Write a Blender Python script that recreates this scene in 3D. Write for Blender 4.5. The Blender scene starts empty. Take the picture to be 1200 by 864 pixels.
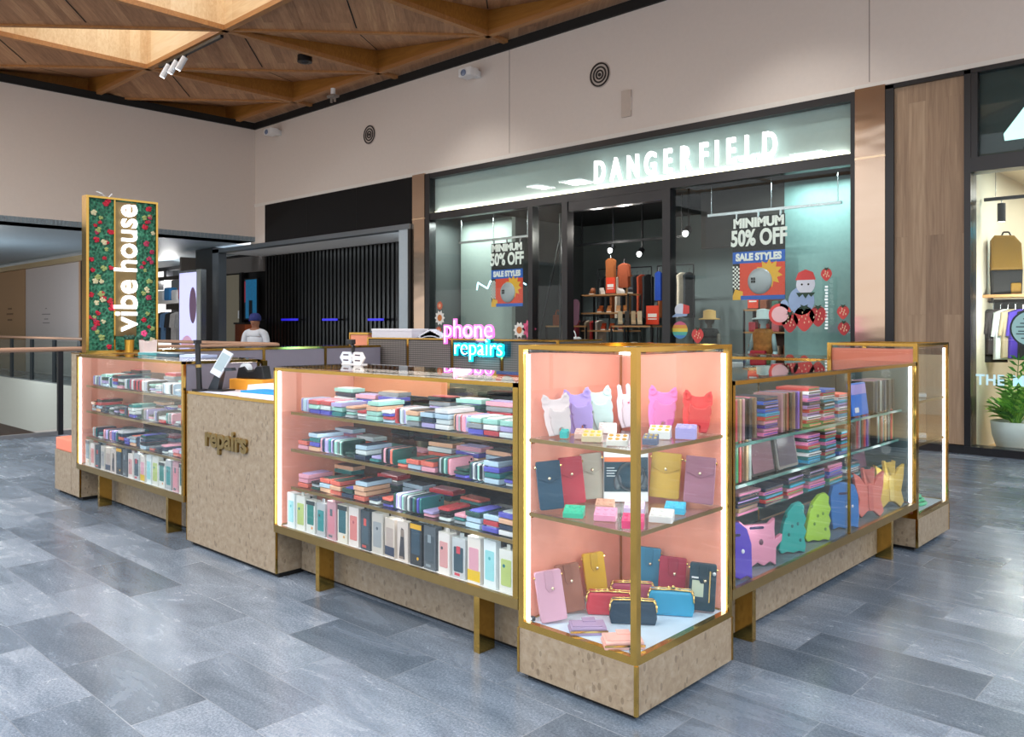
import bpy, bmesh, math, random
from mathutils import Matrix, Vector
PI = math.pi
R = random.Random(11)
SC = bpy.context.scene
COL = SC.collection

# ------------------------------------------------------------------ helpers
def lin(h):
    if isinstance(h, (tuple, list)): return tuple(h[:3])
    h = h.lstrip('#'); o = []
    for i in (0, 2, 4):
        v = int(h[i:i+2], 16)/255
        o.append(v/12.92 if v <= .04045 else ((v+.055)/1.055)**2.4)
    return tuple(o)

def newmat(name):
    m = bpy.data.materials.new(name); m.use_nodes = True
    nt = m.node_tree; nt.nodes.clear()
    out = nt.nodes.new('ShaderNodeOutputMaterial')
    return m, nt, out

def N(nt, t, **kw):
    n = nt.nodes.new('ShaderNode'+t)
    for k, v in kw.items():
        if k[0] == 'i' and k[1:].isdigit(): n.inputs[int(k[1:])].default_value = v
        elif k.startswith('s_'): n.inputs[k[2:].replace('_', ' ')].default_value = v
        else: setattr(n, k, v)
    return n

MC = {}
def mat(color, rough=.5, metal=0., emit=0., grain=0., name=None, spec=.5, coat=0.):
    """plain principled material with a little procedural mottling"""
    key = (str(color), rough, metal, emit, grain, spec, coat)
    if key in MC: return MC[key]
    m, nt, out = newmat(name or 'mat_%d' % len(MC))
    b = N(nt, 'BsdfPrincipled'); c = lin(color)
    b.inputs['Base Color'].default_value = (*c, 1)
    b.inputs['Roughness'].default_value = rough
    b.inputs['Metallic'].default_value = metal
    b.inputs['Specular IOR Level'].default_value = spec
    b.inputs['Coat Weight'].default_value = coat
    if emit:
        b.inputs['Emission Color'].default_value = (*c, 1)
        b.inputs['Emission Strength'].default_value = emit
    g = grain or .06
    tc = N(nt, 'TexCoord'); no = N(nt, 'TexNoise', s_Scale=18.0, s_Detail=4.0)
    nt.links.new(tc.outputs['Object'], no.inputs['Vector'])
    mp = N(nt, 'MapRange'); mp.inputs[3].default_value = 1-g; mp.inputs[4].default_value = 1+g
    nt.links.new(no.outputs[0], mp.inputs[0])
    mx = N(nt, 'VectorMath', operation='SCALE'); mx.inputs[0].default_value = c
    nt.links.new(mp.outputs[0], mx.inputs['Scale'])
    nt.links.new(mx.outputs[0], b.inputs['Base Color'])
    nt.links.new(b.outputs[0], out.inputs[0])
    MC[key] = m
    return m

def glass_mat(name, tint=(1, 1, 1), base=.04, gain=.9):
    m, nt, out = newmat(name)
    tr = N(nt, 'BsdfTransparent'); tr.inputs[0].default_value = (*tint, 1)
    gl = N(nt, 'BsdfGlossy'); gl.inputs['Roughness'].default_value = .0
    lw = N(nt, 'LayerWeight'); lw.inputs[0].default_value = .5
    pw = N(nt, 'Math', operation='POWER'); pw.inputs[1].default_value = 4.5
    ma = N(nt, 'Math', operation='MULTIPLY_ADD'); ma.inputs[1].default_value = gain; ma.inputs[2].default_value = base
    mi = N(nt, 'MixShader'); L = nt.links.new
    L(lw.outputs['Facing'], pw.inputs[0]); L(pw.outputs[0], ma.inputs[0]); L(ma.outputs[0], mi.inputs[0])
    L(tr.outputs[0], mi.inputs[1]); L(gl.outputs[0], mi.inputs[2]); L(mi.outputs[0], out.inputs[0])
    return m

def ramp(nt, stops, interp='LINEAR'):
    r = N(nt, 'ValToRGB'); r.color_ramp.interpolation = interp
    e = r.color_ramp.elements
    while len(e) < len(stops): e.new(.5)
    for k, (p, c) in zip(e, stops): k.position = p; k.color = (*lin(c), 1)
    return r

def terrazzo_mat():
    m, nt, out = newmat('terrazzo'); L = nt.links.new
    b = N(nt, 'BsdfPrincipled'); b.inputs['Roughness'].default_value = .38
    tc = N(nt, 'TexCoord')
    n1 = N(nt, 'TexNoise', s_Scale=26.0, s_Detail=6.0, s_Roughness=.65, s_Distortion=.5)
    r1 = ramp(nt, [(.30, '#857360'), (.5, '#97866f'), (.68, '#a39480')])
    v = N(nt, 'TexVoronoi', s_Scale=24.0, s_Randomness=1.0)
    n2 = N(nt, 'TexNoise', s_Scale=14.0, s_Detail=5.0, s_Distortion=1.6)
    r2 = ramp(nt, [(.30, '#000000'), (.36, '#ffffff')])
    th = N(nt, 'Math', operation='LESS_THAN'); th.inputs[1].default_value = .21
    mul = N(nt, 'Math', operation='MULTIPLY')
    inv = N(nt, 'Math', operation='SUBTRACT'); inv.inputs[0].default_value = 1
    mx = N(nt, 'MixRGB'); mx.inputs[2].default_value = (*lin('#5d4d3b'), 1)
    mx2 = N(nt, 'MixRGB'); mx2.inputs[2].default_value = (*lin('#6d5c49'), 1)
    mp = N(nt, 'Mapping'); mp.inputs['Scale'].default_value = (1, 1, .55)
    L(tc.outputs['Object'], mp.inputs[0])
    L(tc.outputs['Object'], n1.inputs['Vector']); L(mp.outputs[0], v.inputs['Vector']); L(tc.outputs['Object'], n2.inputs['Vector'])
    L(n1.outputs[0], r1.inputs[0]); L(n2.outputs[0], r2.inputs[0]); L(r2.outputs[0], inv.inputs[1])
    L(v.outputs['Distance'], th.inputs[0])
    sc = N(nt, 'Math', operation='MULTIPLY'); sc.inputs[1].default_value = .5
    L(th.outputs[0], sc.inputs[0]); L(sc.outputs[0], mx.inputs[0]); L(r1.outputs[0], mx.inputs[1])
    L(inv.outputs[0], mul.inputs[0]); mul.inputs[1].default_value = .7
    L(mul.outputs[0], mx2.inputs[0]); L(mx.outputs[0], mx2.inputs[1]); L(mx2.outputs[0], b.inputs['Base Color'])
    L(b.outputs[0], out.inputs[0])
    return m

def floor_mat():
    m, nt, out = newmat('stone_tiles'); L = nt.links.new
    b = N(nt, 'BsdfPrincipled')
    tc = N(nt, 'TexCoord')
    mp = N(nt, 'Mapping'); mp.inputs['Location'].default_value = (0.25, .11, 0)
    br = N(nt, 'TexBrick', offset=.5, offset_frequency=2, squash=1.0)
    br.inputs['Color1'].default_value = (0, 0, 0, 1); br.inputs['Color2'].default_value = (1, 1, 1, 1)
    br.inputs['Mortar'].default_value = (.5, .5, .5, 1)
    br.inputs['Scale'].default_value = 1.0
    br.inputs['Mortar Size'].default_value = .0022; br.inputs['Mortar Smooth'].default_value = .1
    br.inputs['Brick Width'].default_value = .75; br.inputs['Row Height'].default_value = .30
    br.inputs['Bias'].default_value = 0
    L(tc.outputs['Object'], mp.inputs[0]); L(mp.outputs[0], br.inputs['Vector'])
    # per tile offset for the veins
    wn = N(nt, 'TexWhiteNoise', noise_dimensions='3D'); L(br.outputs['Color'], wn.inputs['Vector'])
    sc = N(nt, 'VectorMath', operation='SCALE'); sc.inputs['Scale'].default_value = 9; L(wn.outputs['Color'], sc.inputs[0])
    ad = N(nt, 'VectorMath', operation='ADD'); L(tc.outputs['Object'], ad.inputs[0]); L(sc.outputs[0], ad.inputs[1])
    m2 = N(nt, 'Mapping'); m2.inputs['Rotation'].default_value = (0, 0, .5); m2.inputs['Scale'].default_value = (1.1, 3.2, 1)
    L(ad.outputs[0], m2.inputs[0])
    nv = N(nt, 'TexNoise', s_Scale=1.5, s_Detail=8.0, s_Roughness=.66, s_Distortion=.7); L(m2.outputs[0], nv.inputs['Vector'])
    ng = N(nt, 'TexNoise', s_Scale=95.0, s_Detail=4.0, s_Roughness=.85); L(tc.outputs['Object'], ng.inputs['Vector'])
    # value = .55*tile + veins + grain
    a = N(nt, 'Math', operation='MULTIPLY_ADD'); a.inputs[1].default_value = .34; L(br.outputs['Color'], a.inputs[0])
    a1 = N(nt, 'Math', operation='MULTIPLY_ADD'); a1.inputs[1].default_value = .85; a1.inputs[2].default_value = -.12; L(nv.outputs[0], a1.inputs[0]); L(a1.outputs[0], a.inputs[2])
    g = N(nt, 'Math', operation='MULTIPLY_ADD'); g.inputs[1].default_value = 1.3; L(ng.outputs[0], g.inputs[0])
    g2 = N(nt, 'Math', operation='ADD'); g2.inputs[1].default_value = -.66; L(a.outputs[0], g2.inputs[0]); L(g2.outputs[0], g.inputs[2])
    rc = ramp(nt, [(.0, '#364252'), (.3, '#54616f'), (.55, '#727f8f'), (.8, '#98a2af'), (1, '#c8cdd6')])
    L(g.outputs[0], rc.inputs[0])
    mx = N(nt, 'MixRGB'); mx.inputs[2].default_value = (*lin('#8a9098'), 1)
    fm = N(nt, 'Math', operation='MULTIPLY'); fm.inputs[1].default_value = .55; L(br.outputs['Fac'], fm.inputs[0])
    L(fm.outputs[0], mx.inputs[0]); L(rc.outputs[0], mx.inputs[1]); L(mx.outputs[0], b.inputs['Base Color'])
    rr = N(nt, 'MapRange'); rr.inputs[3].default_value = .18; rr.inputs[4].default_value = .34; L(nv.outputs[0], rr.inputs[0]); L(rr.outputs[0], b.inputs['Roughness'])
    b.inputs['Specular IOR Level'].default_value = .6
    bu = N(nt, 'Bump'); bu.inputs['Strength'].default_value = .05; bu.inputs['Distance'].default_value = .004
    L(ng.outputs[0], bu.inputs['Height']); L(bu.outputs[0], b.inputs['Normal'])
    L(b.outputs[0], out.inputs[0])
    return m

def wood_mat(name, cols, rot=0., plank=.18, length=2.5, rough=.45, axis='xy', var=.25):
    """planks: colour ramp + per-plank tint + grain"""
    m, nt, out = newmat(name); L = nt.links.new
    b = N(nt, 'BsdfPrincipled'); b.inputs['Roughness'].default_value = rough
    tc = N(nt, 'TexCoord'); mp = N(nt, 'Mapping')
    if axis == 'xz': mp.inputs['Rotation'].default_value = (PI/2, 0, 0)
    L(tc.outputs['Object'], mp.inputs[0])
    mq = N(nt, 'Mapping'); mq.inputs['Rotation'].default_value = (0, 0, rot); L(mp.outputs[0], mq.inputs[0])
    br = N(nt, 'TexBrick', offset=.37)
    br.inputs['Color1'].default_value = (0, 0, 0, 1); br.inputs['Color2'].default_value = (1, 1, 1, 1)
    br.inputs['Mortar'].default_value = (.1, .1, .1, 1); br.inputs['Scale'].default_value = 1
    br.inputs['Mortar Size'].default_value = .0015; br.inputs['Brick Width'].default_value = length; br.inputs['Row Height'].default_value = plank
    L(mq.outputs[0], br.inputs['Vector'])
    ms = N(nt, 'Mapping'); ms.inputs['Scale'].default_value = (1.2, 22, 12); L(mq.outputs[0], ms.inputs[0])
    ad = N(nt, 'VectorMath', operation='ADD'); L(ms.outputs[0], ad.inputs[0])
    sc = N(nt, 'VectorMath', operation='SCALE'); sc.inputs['Scale'].default_value = 7; L(br.outputs['Color'], sc.inputs[0]); L(sc.outputs[0], ad.inputs[1])
    no = N(nt, 'TexNoise', s_Scale=1.0, s_Detail=6.0, s_Roughness=.6, s_Distortion=.7); L(ad.outputs[0], no.inputs['Vector'])
    a = N(nt, 'Math', operation='MULTIPLY_ADD'); a.inputs[1].default_value = var; L(br.outputs['Color'], a.inputs[0])
    s2 = N(nt, 'Math', operation='MULTIPLY_ADD'); s2.inputs[1].default_value = .8; s2.inputs[2].default_value = .05-var/2; L(no.outputs[0], s2.inputs[0]); L(s2.outputs[0], a.inputs[2])
    rc = ramp(nt, [(.15, cols[0]), (.5, cols[1]), (.8, cols[2])]); L(a.outputs[0], rc.inputs[0])
    L(rc.outputs[0], b.inputs['Base Color']); L(b.outputs[0], out.inputs[0])
    return m

def mesh_weave_mat():
    m, nt, out = newmat('woven_mesh'); L = nt.links.new
    b = N(nt, 'BsdfPrincipled'); b.inputs['Roughness'].default_value = .6
    tc = N(nt, 'TexCoord')
    w1 = N(nt, 'TexWave', bands_direction='X', s_Scale=14.0); w2 = N(nt, 'TexWave', bands_direction='Z', s_Scale=14.0)
    L(tc.outputs['Object'], w1.inputs['Vector']); L(tc.outputs['Object'], w2.inputs['Vector'])
    mm = N(nt, 'Math', operation='MULTIPLY'); L(w1.outputs['Fac'], mm.inputs[0]); L(w2.outputs['Fac'], mm.inputs[1])
    r = ramp(nt, [(0, '#4a4644'), (.35, '#77706b'), (.9, '#9a9088')]); L(mm.outputs[0], r.inputs[0])
    L(r.outputs[0], b.inputs['Base Color']); L(b.outputs[0], out.inputs[0])
    return m

def leaf_wall_mat():
    m, nt, out = newmat('green_foliage_wall'); L = nt.links.new
    b = N(nt, 'BsdfPrincipled'); b.inputs['Roughness'].default_value = .6
    tc = N(nt, 'TexCoord')
    v = N(nt, 'TexVoronoi', s_Scale=38.0); n = N(nt, 'TexNoise', s_Scale=60.0, s_Detail=5.0)
    L(tc.outputs['Object'], v.inputs['Vector']); L(tc.outputs['Object'], n.inputs['Vector'])
    mu = N(nt, 'Math', operation='MULTIPLY'); L(v.outputs['Distance'], mu.inputs[0]); L(n.outputs[0], mu.inputs[1])
    r = ramp(nt, [(.02, '#0c3a2c'), (.2, '#1c6148'), (.4, '#3a8767'), (.6, '#5aa183')]); L(mu.outputs[0], r.inputs[0])
    L(r.outputs[0], b.inputs['Base Color'])
    bu = N(nt, 'Bump'); bu.inputs['Strength'].default_value = .8; bu.inputs['Distance'].default_value = .02
    L(v.outputs['Distance'], bu.inputs['Height']); L(bu.outputs[0], b.inputs['Normal'])
    L(b.outputs[0], out.inputs[0])
    return m

def pleat_mat():
    m, nt, out = newmat('dark_pleated_shutter'); L = nt.links.new
    b = N(nt, 'BsdfPrincipled'); b.inputs['Roughness'].default_value = .35
    tc = N(nt, 'TexCoord'); w = N(nt, 'TexWave', bands_direction='X', s_Scale=1.6, s_Distortion=.6)
    L(tc.outputs['Object'], w.inputs['Vector'])
    r = ramp(nt, [(0, '#020202'), (.8, '#060708'), (1, '#0e1112')]); L(w.outputs['Fac'], r.inputs[0])
    L(r.outputs[0], b.inputs['Base Color']); L(b.outputs[0], out.inputs[0])
    return m

class G:
    """collects shapes into one mesh"""
    def __init__(s): s.bm = bmesh.new()
    def _fin(s, vs, M, mi):
        if M is not None: bmesh.ops.transform(s.bm, matrix=M, verts=vs)
        fs = {f for v in vs for f in v.link_faces}
        for f in fs: f.material_index = mi
        return s
    def box(s, x0, x1, y0, y1, z0, z1, M=None, mi=0, bev=0):
        r = bmesh.ops.create_cube(s.bm, size=1)
        T = Matrix.Translation(((x0+x1)/2, (y0+y1)/2, (z0+z1)/2)) @ Matrix.Diagonal((abs(x1-x0), abs(y1-y0), abs(z1-z0), 1))
        bmesh.ops.transform(s.bm, matrix=T, verts=r['verts']); vs = r['verts']
        if bev:
            es = list({e for v in vs for e in v.link_edges})
            rr = bmesh.ops.bevel(s.bm, geom=es, offset=bev, segments=2, profile=.6, affect='EDGES')
            vs = list({v for f in rr['faces'] for v in f.verts} | {v for v in vs if v.is_valid})
        return s._fin(vs, M, mi)
    def prism(s, pts, d, M=None, mi=0, bev=0):
        """polygon in XZ plane, from y=0 (back) to y=-d (front)"""
        a = [s.bm.verts.new((x, 0, z)) for x, z in pts]; f0 = [s.bm.verts.new((x, -d, z)) for x, z in pts]
        n = len(pts); s.bm.faces.new(a); ff = s.bm.faces.new(f0[::-1])
        for i in range(n): s.bm.faces.new((a[i], f0[i], f0[(i+1) % n], a[(i+1) % n]))
        vs = a+f0
        s.bm.normal_update()
        bmesh.ops.recalc_face_normals(s.bm, faces=list({f for v in vs for f in v.link_faces}))
        if bev:
            rr = bmesh.ops.bevel(s.bm, geom=list(ff.edges), offset=bev, segments=2, profile=.6, affect='EDGES')
            vs = list({v for f in rr['faces'] for v in f.verts} | {v for v in vs if v.is_valid})
        return s._fin(vs, M, mi)
    def tube(s, p, q, r, n=8, M=None, mi=0, r2=None):
        p = Vector(p); q = Vector(q); d = q-p
        rr = bmesh.ops.create_cone(s.bm, cap_ends=True, segments=n, radius1=r, radius2=r if r2 is None else r2, depth=d.length)
        T = Matrix.Translation((p+q)/2) @ d.to_track_quat('Z', 'Y').to_matrix().to_4x4()
        bmesh.ops.transform(s.bm, matrix=T, verts=rr['verts'])
        return s._fin(rr['verts'], M, mi)
    def path(s, pts, r, n=8, M=None, mi=0):
        for a, b in zip(pts, pts[1:]): s.tube(a, b, r, n, M, mi)
        return s
    def sph(s, c, r, n=12, M=None, mi=0):
        rr = bmesh.ops.create_uvsphere(s.bm, u_segments=n, v_segments=max(6, n*2//3), radius=1)
        if not isinstance(r, (tuple, list)): r = (r, r, r)
        bmesh.ops.transform(s.bm, matrix=Matrix.Translation(c) @ Matrix.Diagonal((*r, 1)), verts=rr['verts'])
        return s._fin(rr['verts'], M, mi)
    def lathe(s, prof, n=20, M=None, mi=0, sy=1., caps=True):
        rings = []; vs = []
        for r, z in prof:
            ring = [s.bm.verts.new((max(r, 1e-4)*math.cos(2*PI*i/n), max(r, 1e-4)*sy*math.sin(2*PI*i/n), z)) for i in range(n)]
            rings.append(ring); vs += ring
        for a, b in zip(rings, rings[1:]):
            for i in range(n): s.bm.faces.new((a[i], a[(i+1) % n], b[(i+1) % n], b[i]))
        if caps: s.bm.faces.new(rings[0][::-1]); s.bm.faces.new(rings[-1])
        return s._fin(vs, M, mi)
    def poly(s, pts, mi=0):
        f = s.bm.faces.new([s.bm.verts.new(p) for p in pts]); f.material_index = mi
        return s
    def mesh(s, name, mats, smooth=False):
        me = bpy.data.meshes.new(name); s.bm.to_mesh(me); s.bm.free()
        for m in (mats if isinstance(mats, (list, tuple)) else [mats]): me.materials.append(m)
        if smooth: me.polygons.foreach_set('use_smooth', [True]*len(me.polygons))
        return me
    def build(s, name, mats, parent=None, loc=None, rot=None, smooth=False):
        return link(name, s.mesh(name, mats, smooth), parent, loc, rot)

def builds(g, name, mats, parent):
    """one object for every loose piece"""
    bm = g.bm; bm.verts.ensure_lookup_table(); seen = set(); out = []
    for v in bm.verts:
        if v in seen: continue
        st = [v]; isl = []; seen.add(v)
        while st:
            a = st.pop(); isl.append(a)
            for e in a.link_edges:
                b = e.other_vert(a)
                if b not in seen: seen.add(b); st.append(b)
        ix = {a: i for i, a in enumerate(isl)}
        me = bpy.data.meshes.new(name)
        me.from_pydata([a.co[:] for a in isl], [], [[ix[a] for a in f.verts] for f in {f for a in isl for f in a.link_faces}])
        me.materials.append(mats); out.append(link(name, me, parent))
    bm.free(); return out

def link(name, me, parent=None, loc=None, rot=None, mats=None):
    o = bpy.data.objects.new(name, me); COL.objects.link(o)
    if parent is not None: o.parent = parent
    if loc: o.location = loc
    if rot: o.rotation_euler = rot
    if mats:
        for sl, m in zip(o.material_slots, mats): sl.link = 'OBJECT'; sl.material = m
    return o

def tag(o, label, cat, group=None, kind=None):
    o['label'] = label; o['category'] = cat
    if group: o['group'] = group
    if kind: o['kind'] = kind
    return o

def struct(o): o['kind'] = 'structure'; return o

def thing(name, label, cat, loc=(0, 0, 0), rz=0., group=None, rot=None):
    o = bpy.data.objects.new(name, None); COL.objects.link(o); o.empty_display_size = .05
    o.location = loc; o.rotation_euler = rot or (0, 0, rz)
    return tag(o, label, cat, group)

def dup(root, loc, rot, label, group=None):
    r = root.copy(); COL.objects.link(r); r.location = loc; r.rotation_euler = rot
    r['label'] = label
    if group: r['group'] = group
    for ch in list(root.children):
        c = ch.copy(); COL.objects.link(c); c.parent = r
        for g in list(ch.children):
            d = g.copy(); COL.objects.link(d); d.parent = c
    return r

def text(name, body, size, mats, parent, loc, rot, extrude=.01, bold=0., sx=1., align='CENTER', space=1., bevel=0.):
    cu = bpy.data.curves.new(name, 'FONT'); cu.body = body; cu.size = size; cu.extrude = extrude; cu.offset = bold
    cu.align_x = align; cu.align_y = 'CENTER'; cu.space_character = space; cu.bevel_depth = bevel; cu.resolution_u = 4
    t = bpy.data.objects.new('tmp', cu); COL.objects.link(t)
    bpy.context.view_layer.update()
    me = bpy.data.meshes.new_from_object(t.evaluated_get(bpy.context.evaluated_depsgraph_get()))
    bpy.data.objects.remove(t); bpy.data.curves.remove(cu)
    me.name = name; me.materials.clear(); me.materials.append(mats)
    o = link(name, me, parent, loc, rot); o.scale = (sx, 1, 1)
    return o

def rrect(w, h, r, z0=0., n=4):
    """rounded rectangle outline centred on x, standing on z0"""
    pts = []
    for cx, cz, a in ((w/2-r, z0+h-r, 0), (-w/2+r, z0+h-r, 90), (-w/2+r, z0+r, 180), (w/2-r, z0+r, 270)):
        for i in range(n+1):
            t = math.radians(a+90*i/n); pts.append((cx+r*math.cos(t), cz+r*math.sin(t)))
    return pts

ORD = ['', 'first', 'second', 'third', 'fourth', 'fifth', 'sixth', 'seventh', 'eighth', 'ninth', 'tenth', 'eleventh', 'twelfth',
       'thirteenth', 'fourteenth', 'fifteenth', 'sixteenth', 'seventeenth', 'eighteenth', 'nineteenth', 'twentieth']
XF = (PI/2, 0, 0)          # text standing up, facing -Y
XR = (PI/2, 0, PI/2)       # text standing up, facing +X

# ------------------------------------------------------------------ materials
BRASS = mat('#c09a50', .12, 1., name='polished_brass')
BRASS2 = mat('#a88d5a', .30, 1., name='brushed_brass')
TERR = terrazzo_mat()
PINK = mat('#f2a48d', .55, name='pink_laminate')
PINK2 = mat('#e8846a', .6, name='coral_vinyl')
WHITE = mat('#efefef', .5, name='white_board')
WALLW = mat('#e2d8d0', .75, grain=.03, name='painted_plaster')
BLACK = mat('#101114', .4, name='black_metal')
BLACK2 = mat('#1b1b1f', .3, name='black_frame')
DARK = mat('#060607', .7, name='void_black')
STEEL = mat('#b9bcc0', .25, 1., name='satin_steel')
GREYP = mat('#8d8894', .8, name='lavender_grey_panel')
LED = mat('#f4f8ff', .5, emit=3.2, name='led_strip')
GLASS = glass_mat('clear_glass', (.985, .995, .99), .035)
SHELFG = glass_mat('shelf_glass', (.93, .97, .95), .06)
STOREG = glass_mat('store_glass', (.94, .98, .97), .018)
MIRROR = mat('#6f6a55', .06, 1., name='bronze_mirror')
def wavy_steel():
    m, nt, out = newmat('rose_steel_cladding'); b = N(nt, 'BsdfPrincipled'); b.inputs['Base Color'].default_value = (*lin('#cdb59f'), 1); b.inputs['Metallic'].default_value = 1; b.inputs['Roughness'].default_value = .14
    tc = N(nt, 'TexCoord'); mp = N(nt, 'Mapping'); mp.inputs['Scale'].default_value = (.4, .4, 1.3); no = N(nt, 'TexNoise', s_Scale=1.6, s_Detail=2.0); bu = N(nt, 'Bump'); bu.inputs['Strength'].default_value = .18; bu.inputs['Distance'].default_value = .05
    L = nt.links.new; L(tc.outputs['Object'], mp.inputs[0]); L(mp.outputs[0], no.inputs['Vector']); L(no.outputs[0], bu.inputs['Height']); L(bu.outputs[0], b.inputs['Normal']); L(b.outputs[0], out.inputs[0]); return m
MIRB = wavy_steel()

# ------------------------------------------------------------------ camera, daylight, view
TH = .7537
CX, CY, CZ = 1.7836, -2.5866, 1.5
cd = bpy.data.cameras.new('camera'); cam = bpy.data.objects.new('camera', cd); COL.objects.link(cam)
cd.sensor_width = 36; cd.lens = 966/1200*36; cd.shift_y = -(432-382.3)/1200
cd.clip_start = .05; cd.clip_end = 200
cam.location = (CX, CY, CZ); cam.rotation_euler = (PI/2, 0, TH)
SC.camera = cam
SC.view_settings.view_transform = 'Standard'; SC.view_settings.look = 'None'
SC.view_settings.exposure = 0.2; SC.view_settings.gamma = 1.0; SC.view_settings.use_curve_mapping = False
SC.cycles.transparent_max_bounces = 40; SC.cycles.max_bounces = 9; SC.cycles.glossy_bounces = 5
SC.cycles.sample_clamp_indirect = 4.0; SC.cycles.caustics_reflective = False; SC.cycles.caustics_refractive = False

w = bpy.data.worlds.new('daylight'); SC.world = w; w.use_nodes = True
nt = w.node_tree; nt.nodes.clear()
wo = N(nt, 'OutputWorld'); bg = N(nt, 'Background'); tc = N(nt, 'TexCoord'); se = N(nt, 'SeparateXYZ')
rp = ramp(nt, [(0, '#a39c96'), (.47, '#c9c2bc'), (.60, '#cfd3da'), (1, '#f4f8ff')])
mr = N(nt, 'MapRange'); mr.inputs[1].default_value = -1; mr.inputs[2].default_value = 1
nt.links.new(tc.outputs['Generated'], se.inputs[0]); nt.links.new(se.outputs[2], mr.inputs[0]); nt.links.new(mr.outputs[0], rp.inputs[0])
nt.links.new(rp.outputs[0], bg.inputs[0]); s2 = N(nt, 'MapRange'); s2.inputs[1].default_value = 0.1; s2.inputs[2].default_value = .9; s2.inputs[3].default_value = 1.9; s2.inputs[4].default_value = 3.6; nt.links.new(se.outputs[2], s2.inputs[0]); nt.links.new(s2.outputs[0], bg.inputs[1]); nt.links.new(bg.outputs[0], wo.inputs[0])

def area(name, loc, size, power, color=(1, 1, 1), rot=(0, 0, 0), sy=None):
    l = bpy.data.lights.new(name, 'AREA'); l.energy = power; l.color = color
    l.shape = 'RECTANGLE'; l.size = size; l.size_y = sy or size
    o = bpy.data.objects.new(name, l); COL.objects.link(o); o.location = loc; o.rotation_euler = rot
    return o
def spot(name, loc, power, color, target, ang=60, blend=.5, r=.04):
    l = bpy.data.lights.new(name, 'SPOT'); l.energy = power; l.color = color; l.spot_size = math.radians(ang); l.spot_blend = blend; l.shadow_soft_size = r
    o = bpy.data.objects.new(name, l); COL.objects.link(o); o.location = loc
    o.rotation_euler = (Vector(target)-Vector(loc)).to_track_quat('-Z', 'Y').to_euler()
    return o
def point(name, loc, power, color=(1, 1, 1), r=.08):
    l = bpy.data.lights.new(name, 'POINT'); l.energy = power; l.color = color; l.shadow_soft_size = r
    o = bpy.data.objects.new(name, l); COL.objects.link(o); o.location = loc
    return o

# ------------------------------------------------------------------ floor
FLOOR = floor_mat()
g = G(); g.box(-10.6, 12, -14, 4.82, -.3, 0); g.box(-38, 12, 4.82, 8.15, -.3, 0)
struct(g.build('floor', FLOOR))
g = G(); g.box(-38, -10.6, -14, 4.6, -5.3, -5.0)
struct(g.build('trim_1', mat('#8d8782', .6, name='lower_floor_stone')))
# white slab edge round the void
SLAB = mat('#d6d2ca', .6, name='slab_edge_plaster')
g = G(); g.box(-38, -10.62, 4.80, 4.82, -.02, .02); g.box(-38, -10.62, 4.78, 4.82, -1.35, -.02); g.box(-10.63, -10.6, -14, 4.8, -1.35, .01)
struct(g.build('trim_2', SLAB))
g = G(); g.box(-38, -10.7, 6.4, 6.6, -5, -1.35)
struct(g.build('trim_3', mat('#6b5b52', .7, name='lower_level_wall')))
g = G(); g.box(-10.62, -10.55, -14, 4.82, 0, .05); g.box(-38, -10.55, 4.82, 4.88, 0, .05)
struct(g.build('trim_4', mat('#8b8d90', .4, .5, name='floor_edge_strip')))

# ------------------------------------------------------------------ walls
YW = 8.15
ZC = 6.45
PANELJ = mat('#9a8f88', .8, name='panel_joint')
g = G(); g.box(-17.4, 5, YW, YW+.3, 4.565, ZC); g.box(-17.4, -16.68, YW, YW+.3, 3.56, 4.565)
struct(g.build('wall_back', WALLW))
g = G()
for x in (-8.356, -2.07): g.box(x-.006, x+.006, YW-.002, YW+.01, 4.6, ZC)
struct(g.build('trim_5', PANELJ))
g = G(); g.box(-17.9, -17.19, -14, YW, 3.63, ZC+.1)
struct(g.build('wall_left', WALLW))
g = G(); g.box(-17.4, 5, YW-.02, YW+.25, 4.50, 4.575)            # pale strip under the bulkhead
struct(g.build('trim_6', mat('#e6e2dc', .6, name='bulkhead_edge')))
g = G(); g.box(-17.2, 5, YW-.05, YW+.05, ZC, ZC+.16); g.box(-17.25, -17.13, -14, YW, ZC, ZC+.16)
struct(g.build('trim_7', DARK))
# soffit of the neighbouring gallery beyond the left wall
g = G(); g.box(-38, -17.19, -14, 8.15, 3.63, 3.75); g.box(-38, -19.3, 8.15, 11, 3.63, 3.75)
struct(g.build('trim_8', mat('#8fa0ab', .5, name='gallery_soffit')))

g = G(); g.box(-38.2, -38, -14, 12, -5.2, 3.75)
struct(g.build('wall_far', mat('#b9b3ac', .7)))
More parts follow.
